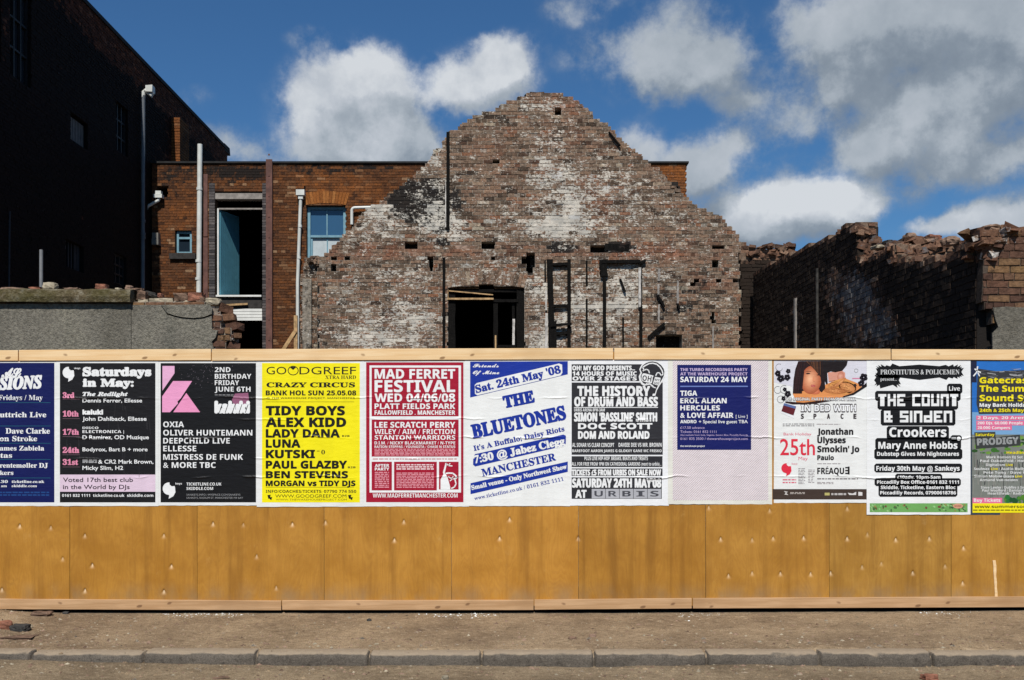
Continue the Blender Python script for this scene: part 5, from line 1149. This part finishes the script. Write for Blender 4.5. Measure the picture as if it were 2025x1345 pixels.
for i, (ya, yb, za, zb_) in enumerate(WIN):
    b = MB(); xf = WX - .12
    if i in (1, 3):
        n = 6
        for k in range(n): y = ya + (yb - ya) * (k + .12) / n; b.box(xf, xf + .02, y, y + (yb - ya) / n * (.78 if i == 1 or k > 3 else .3), za + .02, zb_ - .02)
        o = b.build('slatted_window', M['grille'] if i == 1 else M['slate'], wh); nm = 'backing'
    else:
        nv, nh = (3, 4) if i in (0, 5) else (3, 3)
        for k in range(nv + 1): y = ya + (yb - ya) * k / nv; b.box(xf, xf + .05, y - .022, y + .022, za, zb_)
        for k in range(nh + 1): z = za + (zb_ - za) * k / nh; b.box(xf + .003, xf + .047, ya, yb, z - .02, z + .02)
        o = b.build('multi_pane_window', M['iron'], wh); nm = 'pane'
    b = MB(); b.box(xf - .03, xf - .01, ya - .01, yb + .01, za - .01, zb_ + .01); b.build(nm, pane_m if nm == 'pane' else M['black'], o)
PY = yw(279.5) - .15; PX = WX + .10
dp = pipe('downpipe', [(PX - .02, PY, 1.0), (PX, PY, 10.62), (PX + .02, PY, 10.72)], .052, M['dull_pipe'], wh, [(PX, PY, Z(437, PY)), (PX, PY, Z(463, PY)), (PX, PY, Z(470, PY))])
zt = Z(182, PY)
pipe('swan_neck', [(PX, PY, zt - .2), (PX + .01, PY, zt), (PX + .06, PY, zt + .05), (PX + .14, PY, zt - .03), (PX + .22, PY, zt - .10), (PX + .25, PY, zt - .02)], .05, M['white_pipe'], dp)
b = MB(); b.box(PX + .10, PX + .28, PY - .10, PY + .12, zt - .02, zt + .15, j=.01); b.build('rainwater_hopper', M['white_pipe'], dp)
pipe('conduit', [(WX + .04, yw(12), 3.0), (WX + .04, yw(15), Z(418, yw(15)))], .018, M['slate'], wh)

# ------------------------------------------------------------------ rendered yard wall, left
YW = 12.0
yd = empty('rendered_wall', (X(200, YW), YW, -.05), 'grey cement-rendered yard wall with a mossy stone coping and a broken brick end', 'wall')
b = MB()
YO = [(-160, 760), (-160, 601), (262, 601), (300, 603), (415, 602), (432, 612), (440, 640), (452, 655), (456, 672), (450, 690), (452, 760)]
brickwall(b, (0, YW), (1, 0), (0, -1), 2.2, 3.26, edge_from(YO, YW, .05, random.Random(4)), (), lambda u, z: (.1, .1, .15), jit=.006, prot=.02, thick=.22, seed=51)
b.box(X(-160, YW), X(440, YW), YW + .012, YW + .22, -.1, 2.2, 1, (.1, .1, 0, .5))
for (px, py, s_) in ((452, 628, 1), (462, 648, 1.1), (466, 664, .8), (448, 670, .9), (440, 612, 1.2), (456, 684, 1)): loose_brick(b, X(px, YW), YW + .08, Z(py, YW) - .03, .13 * s_, .12, .075 * s_, random.uniform(-.6, .6), random.uniform(-.3, .3), 0, (.05, 0, .3, random.random()), .014)
b.build('brick_core', [M['pier'], M['gable_mortar']], yd)
def slabpoly(name, pts, y0, y1, mat, parent, smooth=False, Y=YW):
    b = MB(); q = [(X(a, Y), Z(c_, Y)) for a, c_ in pts]; n = len(q)
    b.quad([(x, y0, z) for x, z in q]); b.quad([(x, y1, z) for x, z in q[::-1]])
    for k in range(n):
        a, c_ = q[k], q[(k + 1) % n]; b.quad([(a[0], y0, a[1]), (a[0], y1, a[1]), (c_[0], y1, c_[1]), (c_[0], y0, c_[1])])
    return b.build(name, mat, parent)
slabpoly('render_coat', [(-160, 800), (-160, 601.5), (261, 601.5), (261, 800)], YW - .035, YW - .011, M['stucco'], yd)
slabpoly('render_coat', [(262, 800), (262, 604), (322, 604), (332, 623), (346, 627), (362, 630), (385, 632), (405, 630), (420, 625), (421, 652), (432, 654), (428, 668), (420, 676), (424, 690), (420, 800)], YW - .033, YW - .010, M['stucco'], yd)
slabpoly('render_coat', [(321, 604.2), (416, 603), (422, 612), (421, 622), (405, 628), (385, 630), (362, 628), (346, 624.5), (333, 620)], YW - .048, YW - .009, M['stucco'], yd)
b = MB(); n = 150; xa, xb = X(-160, YW), X(264, YW); rows = []
for k in range(n + 1):
    x = xa + (xb - xa) * k / n; t = nz(x, 0, 2.2, 3) * .012; t2 = nz(x, 4, 5, 6) * .010
    rows.append([(x, YW - .10 + t2, Z(599.5, YW) + t * .6), (x, YW - .115 + t, Z(589, YW)), (x, YW - .10 - t2, Z(577, YW) + t), (x, YW + .0, Z(572, YW) + t + t2), (x, YW + .30, Z(571, YW)), (x, YW + .30, Z(599.5, YW))])
for r in rows: b.v += r
for k in range(n):
    for q in range(6): b.f.append((6 * k + q, 6 * k + (q + 1) % 6, 6 * k + 6 + (q + 1) % 6, 6 * k + 6 + q)); b.m.append(0); b.a.append(None)
b.f.append(tuple(6 * n + q for q in range(6))); b.m.append(0); b.a.append(None)
b.build('stone_coping', M['moss'], yd)

# ------------------------------------------------------------------ loose rubble, each piece its own thing
def rock_mesh(seed, l, wd, h, boxy):
    rs2 = random.Random(seed); n = 5; vs = []; fs = []; idx = {}
    def vid(p):
        if p not in idx:
            u = Vector([2 * c_ / n - 1 for c_ in p]); s_ = u.normalized() * 1.15; v = u.lerp(s_, 1 - boxy)
            d = 1 + .20 * mnoise.fractal(v * 1.3 + Vector((seed, 0, 0)), 1, 2, 4)
            idx[p] = len(vs); vs.append((v.x * l / 2 * d, v.y * wd / 2 * d, v.z * h / 2 * d + h / 2))
        return idx[p]
    for ax in range(3):
        for sd in (0, n):
            for i in range(n):
                for j in range(n):
                    q = []
                    for (a, c_) in ((i, j), (i + 1, j), (i + 1, j + 1), (i, j + 1)):
                        p = [0, 0, 0]; p[ax] = sd; p[(ax + 1) % 3] = a; p[(ax + 2) % 3] = c_; q.append(vid(tuple(p)))
                    fs.append(tuple(q if sd else q[::-1]))
    return vs, fs
M['rub_red'] = plain('red_brick_rubble', (.22, .095, .06), .9, .15, var=.5, scale=14, bump=.5)
M['rub_brown'] = plain('brown_brick_rubble', (.15, .095, .065), .9, .15, var=.55, scale=14, bump=.5)
M['rub_pale'] = plain('pale_mortar_rubble', (.33, .28, .20), .9, .15, var=.45, scale=14, bump=.5)
M['rub_dark'] = plain('dark_rubble', (.045, .042, .038), .9, .15, var=.5, scale=14, bump=.5)
M['rub_dusty'] = plain('dusty_brick_rubble', (.23, .15, .105), .9, .15, var=.5, scale=14, bump=.5)
RN = [0]
def rubble(name, loc, size, mat, label, cat, group=None, rot=(0, 0, 0), boxy=.75):
    RN[0] += 1; vs, fs = rock_mesh(RN[0] * 3.7, *size, boxy); me = bpy.data.meshes.new(name); me.from_pydata(vs, [], fs); me.materials.append(M[mat])
    o = bpy.data.objects.new(name, me); COL.objects.link(o); o.location = loc; o.rotation_euler = rot
    return tag(o, label, cat, group)
G1 = 'rubble lying on the yard wall'
def onwall(name, px, py, wpx, hpx, mat, label, boxy=.75, cat='rubble', ry=0, rz=0, group=G1, Y=YW, dy=.08): k = Y / F; return rubble(name, (X(px, Y), Y + dy, Z(py, Y)), (wpx * k, .13, hpx * k), mat, label, cat, group, (0, ry, rz), boxy)
onwall('mortar_lump', 94, 573, 26, 16, 'rub_pale', 'pale rounded lump of masonry on the coping beside the thin grey pipe', .35)
onwall('brick', 197, 574, 19, 13, 'rub_red', 'single orange-red half brick standing alone on the mossy coping', .92, 'brick')
onwall('brick', 66, 575, 24, 8, 'rub_red', 'flat reddish brick piece on the coping just left of the thin grey pipe', .8, 'brick')
onwall('slate_piece', 138, 574, 30, 6, 'rub_dusty', 'thin flat grey-brown slab on the coping between pale lump and red brick', .85)
onwall('mortar_lump', 18, 575, 44, 8, 'rub_dusty', 'low heap of crumbled mortar on the coping at far left', .4)
onwall('mortar_lump', 230, 574, 10, 6, 'rub_pale', 'small crumb of mortar on the coping right of the red brick', .4)
onwall('mortar_lump', 251, 574, 12, 11, 'rub_dusty', 'little pointed mortar crumb at the right end of the coping', .35)
onwall('brick', 278, 592, 17, 17, 'rub_brown', 'brown brick on edge against the end of the mossy coping', .9, 'brick')
onwall('slate_piece', 268, 575, 24, 6, 'rub_brown', 'thin brown slab overhanging the end of the mossy coping', .85)
onwall('rubble_piece', 290, 583, 24, 9, 'rub_dark', 'dark slaty fragment lying behind the brick on edge', .6, ry=.25, dy=.16)
onwall('brick', 282, 603, 20, 12, 'rub_pale', 'short pale brick lying flat on the wall right of the coping', .9, 'brick')
onwall('brick', 317, 603, 48, 14, 'rub_pale', 'long pale stone block lying flat on the wall top', .9, 'brick')
onwall('rubble_piece', 314, 588, 8, 9, 'rub_red', 'small red crumb on top of the long pale block', .6)
onwall('brick', 356, 595, 27, 16, 'rub_brown', 'dark brown brick on the wall top, left one of a touching pair', .92, 'brick')
onwall('brick', 385, 594, 28, 16, 'rub_red', 'reddish brown brick on the wall top, right one of a touching pair', .92, 'brick')
onwall('mortar_lump', 367, 604, 27, 11, 'rub_pale', 'domed pale lump of mortar under the pair of bricks', .25)
onwall('mortar_lump', 345, 603, 7, 10, 'rub_pale', 'small pale chip of mortar left of the domed lump', .4)
onwall('brick', 395, 603, 18, 16, 'rub_brown', 'brown brick below the reddish brick near the broken end', .85, 'brick')
onwall('masonry_lump', 418, 603, 30, 15, 'rub_pale', 'white-streaked masonry lump perched on the broken end of the wall', .5)
for (px, py, ty) in ((81, 494, 'pale'),):
    b = MB(); b.tube([(X(79.5, 12.6), 12.6, -.05), (X(81.5, 12.6), 12.6, Z(494, 12.6))], .021)
    tag(b.build('pipe', M['grey_pipe'], origin=(X(80, 12.6), 12.6, -.05)), 'thin upright grey pipe standing behind the mossy coping', 'pipe')
b = MB(); b.bar((X(586, 26.5), 26.5, 1.0), (X(585, 26.5), 26.5, Z(624, 26.5)), .09, .07); b.bar((X(556, 26.5), 26.45, Z(700, 26.5)), (X(585, 26.5), 26.45, Z(655, 26.5)), .09, .05)
tag(b.build('timber_prop', M['raw_timber'], origin=(X(580, 26.5), 26.5, 0)), 'yellow timber post with a slanting brace at the left foot of the gable', 'timber')

# ------------------------------------------------------------------ ruined walls, right
RX = 4.85
rw = empty('side_wall_ruin', (RX, 15.5, -.05), 'long charred side wall running back on the right, its top broken down in steps', 'ruined wall')
yr = lambda px: F * RX / (px - CX)
prof = [(10.9, 3.82), (11.15, 3.78), (11.65, 3.70), (12.4, 3.80), (13.0, 3.92), (13.22, 4.02), (13.25, 4.13), (14.0, 4.14), (14.5, 4.18), (14.58, 4.22), (14.72, 4.72), (15.2, 4.80), (15.6, 4.76), (17.5, 4.90), (20.4, 5.06), (20.95, 5.08)]
def rtop(y):
    for (a, c_) in zip(prof[:-1], prof[1:]):
        if a[0] <= y <= c_[0]: return a[1] + (c_[1] - a[1]) * (y - a[0]) / (c_[0] - a[0])
    return 0
rrs = random.Random(61); rcache = {}
def riv(z):
    k = round(z, 3)
    if k not in rcache:
        ys = [10.9 + .02 * i for i in range(503)]; out = []; st = None
        for y in ys:
            ok = rtop(y) > z
            if ok and st is None: st = y
            if not ok and st is not None: out.append((st + rrs.uniform(-.03, .03), y + rrs.uniform(-.03, .03))); st = None
        if st is not None: out.append((st, 20.96))
        rcache[k] = out
    return rcache[k]
rwear0 = patches([(1700, 620, 55, 75, .40, -.55, 0), (1660, 560, 60, 40, .22, -.30, 0), (1575, 640, 9, 70, .30, -.3, 0), (1760, 660, 30, 40, .3, -.4, 0), (1640, 470, 30, 20, .12, -.1, 0), (1540, 600, 40, 80, .06, -.06, 0)], lambda u, z: (CX + F * RX / u, HY - F * (z - EYE) / u))
def rwear(u, z):
    w_ = rwear0(u, z); top = math.exp(-((rtop(u) - z) / .10) ** 2)
    return (max(0, w_[0]), max(0, min(1, .78 + .3 * nz(u, z, .9, 8) + w_[1] - .6 * top)), .3 * top)
b = MB()
brickwall(b, (RX, 0), (0, 1), (-1, 0), 2.2, 5.16, riv, (), rwear, thick=.32, jit=.004, prot=.006, seed=62, skip=.008)
b.box(RX + .012, RX + .32, 10.9, 20.96, -.1, 2.2, 1, (0, .9, 0, .4))
b.build('brickwork', [M['ruin'], M['ruin_mortar']], rw)
# broken ends facing the street: rubble core, brighter where the break is fresh
b = MB(); rs = random.Random(71)
def endface(x0, x1, y, z0, f, nb):
    for k in range(nb):
        x = rs.uniform(x0, x1); z = rs.uniform(z0, max(z0 + .02, f(x)))
        loose_brick(b, x, y - rs.uniform(-.02, .07), z - .04, rs.uniform(.08, .2), rs.uniform(.08, .14), rs.uniform(.05, .09), rs.uniform(-.8, .8), rs.uniform(-.4, .4), 0, (rs.choice((0, .1, .25)), .04, rs.uniform(0, .5), rs.random()), .018)
endface(RX + .03, RX + .30, 14.70, 4.22, lambda x: 4.74 - (x - RX) * .75, 42)
endface(RX + .02, RX + .34, 13.25, 3.93, lambda x: 4.10, 26)
b.build('broken_end', [M['ruin']], rw)
def topcap(b, y0, y1, n):
    for k in range(n):
        y = rs.uniform(y0, y1); loose_brick(b, RX + rs.uniform(.04, .28), y, rtop(y) - .045, rs.uniform(.09, .2), rs.uniform(.08, .12), rs.uniform(.05, .075), rs.uniform(0, 3), rs.uniform(-.2, .2), 0, (rs.choice((0, 0, .2)), .15, rs.uniform(0, .5), rs.random()), .016)
b = MB(); topcap(b, 10.95, 13.2, 60); topcap(b, 13.3, 14.5, 26); topcap(b, 14.75, 15.7, 22); b.build('broken_capping', [M['ruin']], rw)
# stub of a cross wall behind, lit on its ragged top
cw = empty('cross_wall_stub', (5.6, 13.7, -.05), 'ragged stub of a cross wall of pale broken brick behind the side wall', 'ruined wall')
b = MB(); CO = [(1752, 760), (1752, 492), (1772, 482), (1795, 474), (1810, 466), (1830, 476), (1850, 470), (1866, 478), (1890, 480), (1925, 476), (1960, 484), (1962, 760)]
CYY = 13.75
brickwall(b, (0, CYY), (1, 0), (0, -1), 2.4, 4.4, edge_from(CO, CYY, .05, random.Random(9)), (), lambda u, z: (.10, .10, .22), jit=.012, prot=.03, thick=.4, seed=73, skip=.06)
for k in range(110):
    px = rs.uniform(1756, 1955); loose_brick(b, X(px, CYY), CYY + rs.uniform(-.06, .3), Z(rs.uniform(478, 512), CYY), rs.uniform(.08, .2), .11, rs.uniform(.05, .08), rs.uniform(-.9, .9), rs.uniform(-.35, .35), 0, (rs.choice((0, .1, .3)), .03, rs.uniform(0, .5), rs.random()), .02)
b.box(X(1752, CYY), X(1960, CYY), CYY + .012, CYY + .4, -.1, 2.4, 1, (.1, .2, 0, .5))
b.build('brickwork', [M['ruin'], M['ruin_mortar']], cw)
G2 = 'lumps along the broken wall tops'
def lump(px, py, wpx, hpx, Y, mat, label, boxy=.4, ry=0): k = Y / F; return rubble('masonry_lump', (X(px, Y), Y + .12, Z(py, Y)), (wpx * k, .17, hpx * k), mat, label, 'rubble', G2, (0, ry, .2), boxy)
lump(1806, 478, 19, 20, CYY, 'rub_dusty', 'upright rounded brown lump on the broken wall top, first left of the gap')
lump(1851, 478, 28, 16, CYY, 'rub_red', 'blocky reddish lump on the broken wall top, second from left', .7)
lump(1888, 482, 32, 18, 12.4, 'rub_dusty', 'large smooth oval boulder-like lump on the wall top nearest the pier', .2, -.2)
lump(1762, 480, 14, 8, CYY, 'rub_dark', 'small dark lump on the low saddle of the wall top')
lump(1742, 490, 20, 8, CYY, 'rub_pale', 'little pale fragment in the dip between the two wall sections')
# back cross wall right of the gable
bw = empty('back_wall_ruin', (X(1510, 21.3), 21.3, -.05), 'low sooty wall joining the right edge of the gable, crumbled pale on top', 'ruined wall')
b = MB(); BO = [(1464.5, 760), (1464.5, 476), (1480, 484), (1495, 490), (1510, 494), (1530, 492), (1545, 496), (1560, 506), (1575, 506), (1575, 760)]
def bwear(u, z): t = 1 / (1 + math.exp(-(z - Z(517 + 6 * nz(u, 0, 3), 21.3)) * 14)); return (.05 * t, .98 * (1 - t) + .05, .2 * t)
brickwall(b, (0, 21.3), (1, 0), (0, -1), 2.6, 6.0, edge_from(BO, 21.3, .04, random.Random(12)), (), bwear, jit=.008, prot=.02, thick=.4, seed=75)
b.box(X(1464.5, 21.3), X(1575, 21.3), 21.312, 21.7, -.1, 2.6, 1, (0, .9, 0, .4))
for k in range(70): px = rs.uniform(1466, 1572); loose_brick(b, X(px, 21.3), 21.3 + rs.uniform(-.05, .3), Z(rs.uniform(488, 512), 21.3), rs.uniform(.1, .22), .11, rs.uniform(.05, .08), rs.uniform(-.9, .9), rs.uniform(-.3, .3), 0, (rs.choice((0, .15)), .03, rs.uniform(0, .3), rs.random()), .02)
b.build('brickwork', [M['ruin'], M['ruin_mortar']], bw)
# pier by the hoarding
PYY = 10.75
pr = empty('brick_pier', (X(2000, PYY), PYY, -.05), 'dull red brick pier with a rubble top and grey render below, at the right edge', 'pier')
b = MB(); PO = [(1944, 760), (1944, 700), (1943, 470), (1936, 462), (1942, 456), (1962, 450), (1990, 452), (2020, 456), (2100, 458), (2160, 456), (2160, 760)]
def pwear(u, z): t = math.exp(-((z - 3.75) / .18) ** 2); return (.14 * t, .12 - .1 * t + .2 * max(0, nz(u, z, 1.5, 4)), .25 * t)
brickwall(b, (0, PYY), (1, 0), (0, -1), 2.1, 3.86, edge_from(PO, PYY, .02, random.Random(15)), [(X(1943, PYY) - .1, X(1962, PYY), 2.55, Z(612, PYY)), (X(1942, PYY) - .1, X(1972, PYY), 2.6, Z(636, PYY))], pwear, jit=.005, prot=.007, thick=.14, seed=77, skip=.02)
b.box(X(1944, PYY), X(2160, PYY), PYY + .14, PYY + .4, -.1, 3.62, 1, (0, .9, 0, .3)); b.box(X(1944, PYY), X(2160, PYY), PYY + .012, PYY + .139, -.1, 2.1, 1, (0, .5, 0, .3))
for k in range(120):
    px = rs.uniform(1930, 2120); py = rs.uniform(452, 478 + (30 if px < 1975 else 6)); loose_brick(b, X(px, PYY), PYY + rs.uniform(-.03, .35), Z(py, PYY) - .03, rs.uniform(.06, .18), .10, rs.uniform(.04, .07), rs.uniform(-.9, .9), rs.uniform(-.4, .4), 0, (rs.choice((0, .1, .3)), .03, rs.uniform(0, .6), rs.random()), .018)
b.build('brickwork', [M['pier'], M['pier_mortar']], pr)
slabpoly('render_coat', [(1962, 800), (1960, 660), (1972, 648), (1966, 632), (1961, 609), (1990, 607), (2020, 609), (2160, 608), (2160, 800)], PYY - .03, PYY - .012, M['stucco'], pr, Y=PYY)
lump(1970, 453, 26, 12, PYY, 'rub_dusty', 'brown lump crowning the rubble top of the brick pier', .5)
b = MB(); b.tube([(4.70, 16.0, 2.0), (4.72, 16.1, 3.2), (4.76, 16.25, 4.35)], .021, n=8); b.tube([(4.55, 14.6, 2.0), (4.70, 15.9, 3.05)], .03, n=8)
tag(b.build('burnt_pole', M['rub_dark'], origin=(4.7, 14.4, 1.0)), 'thin bent pole leaning on the black side wall with a slanting stick at its foot', 'pole')
for (px, py0, py1, w_) in ((1575, 590, 690, 4),):
    y = yr(px); b = MB(); b.box(RX - .03, RX - .004, y - .035, y + .035, 2.0, Z(py0, y), j=.012); b.build('plaster_strip', M['lintel'], rw)

# ------------------------------------------------------------------ street debris
G3 = 'debris on the dusty pavement'
def ground_bit(name, px, py, wpx, hpx, mat, label, boxy=.6, cat='debris', rz=0, road=False):
    Y = F * 1.69 / (py - HY); x = X(px, Y); z = road_z(x, Y) if Y < 8.44 else pave_z(x, Y)
    return rubble(name, (x, Y, z - .012), (wpx * Y / F, min(.16, wpx * Y / F * .7), hpx * Y / F * 1.15), mat, label, cat, G3, (0, 0, rz), boxy)
ground_bit('broken_brick', 6, 1256, 34, 15, 'rub_red', 'dusty red brick fragment on the pavement at the far left edge', .8, rz=.3)
ground_bit('stone_fragment', 40, 1258, 36, 13, 'rub_dark', 'dark angular slate-like fragment beside the dusty red brick', .6, rz=-.3)
ground_bit('broken_brick', 82, 1234, 36, 9, 'rub_brown', 'brown half-buried brick lying near the foot of the hoarding', .7)
ground_bit('lath', 30, 1268, 74, 4, 'rub_brown', 'thin splintered lath lying along the kerb at left', .9)
ground_bit('stone_fragment', 60, 1252, 8, 7, 'rub_pale', 'small white chip beside the dark slate-like fragment', .5)
ground_bit('broken_brick', 1838, 1314, 30, 12, 'rub_red', 'red brick fragment in the gutter against the kerb', .6, rz=.2)
ground_bit('stone_fragment', 880, 1315, 14, 9, 'rub_pale', 'pale rounded pebble in the gutter below the kerb', .3)
ground_bit('paper_scrap', 745, 1278, 9, 4, 'rub_pale', 'tiny white scrap on the kerb near the joint', .4)
ground_bit('stone_fragment', 1240, 1335, 32, 12, 'rub_dusty', 'flat tan stone on the road below the centre kerb', .6)
ground_bit('stone_fragment', 1132, 1270, 15, 6, 'rub_brown', 'brown flat fragment on the pavement above the middle kerb stones', .5)
ground_bit('stone_fragment', 1172, 1266, 14, 7, 'rub_dusty', 'pointed chip right of the brown flat fragment', .5)
ground_bit('paper_scrap', 1456, 1324, 30, 5, 'rub_pale', 'crumpled pale scrap lying on the road right of centre', .4)
ground_bit('stone_fragment', 1632, 1318, 14, 8, 'rub_dusty', 'small grey-brown stone in the gutter left of the red brick', .4)
ground_bit('stone_fragment', 730, 1241, 9, 6, 'rub_dark', 'small dark pebble on the pavement below the red poster', .4)
ground_bit('stone_fragment', 130, 1229, 12, 6, 'rub_dark', 'small dark chip right of the half-buried brick', .5)
ground_bit('twig', 437, 1313, 30, 3, 'rub_brown', 'thin dark twig in the gutter left of centre', .9, rz=.5)
ground_bit('twig', 1915, 1321, 34, 3, 'rub_dark', 'dark twig lying on the road at right', .9, rz=.2)
def grit(name, n, mats, region, zf, smin, smax, seed):
    b = MB(); rs3 = random.Random(seed)
    for k in range(n):
        x, y = region(rs3)
        s_ = smin + (smax - smin) * rs3.random() ** 4; z = zf(x, y) - s_ * .2; i0 = len(b.v); m = rs3.randrange(len(mats))
        a0 = rs3.random() * 6; b.v.append((x + rs3.uniform(-.3, .3) * s_, y, z + s_ * rs3.uniform(.5, .9)))
        ln = rs3.uniform(.6, 1.7)
        for t in range(5): a = a0 + t * 1.257; q = rs3.uniform(.7, 1.2) * s_; b.v.append((x + math.cos(a) * q * ln, y + math.sin(a) * q, z))
        for t in range(5): b.f.append((i0, i0 + 1 + t, i0 + 1 + (t + 1) % 5)); b.m.append(m); b.a.append(None)
    return tag(b.build(name, mats), 'loose grit and crumbs of mortar scattered over pavement and road', 'grit', kind='stuff')
GM = [M['rub_dusty'], M['dirt'], M['rub_brown'], M['rub_dusty'], M['dirt'], M['rub_brown'], M['kerb'], M['road'], M['road'], M['rub_pale'], M['dirt']]
def reg_p(r): x = r.uniform(-5.6, 5.6); return (x if r.random() < .8 else r.gauss(-4.4, .7), r.choice((r.uniform(8.62, 10.0), r.uniform(8.62, 10.0), r.gauss(8.8, .1))))
grit('grit', 5200, GM, reg_p, pave_z, .004, .026, 81)
def reg_r(r): return (r.uniform(-5, 5), r.choice((r.uniform(7.2, 8.42), r.gauss(8.3, .1))))
grit('grit', 3600, GM, reg_r, road_z, .004, .026, 82)
def reg_w(r):
    c_ = r.choice((360, 375, 400, 420, 450, 870, 900, 920, 960, 1375, 1400, 1850, 1890)); return (X(c_ + r.gauss(0, 22), 9.9), 10.0 - abs(r.gauss(.05, .09)))
o = grit('plaster_crumbs', 1100, [M['rub_pale'], M['white_paint'], M['rub_pale'], M['dirt']], reg_w, pave_z, .003, .016, 83)
tag(o, 'pale plaster crumbs spilled along the foot of the hoarding', 'plaster crumbs', kind='stuff')
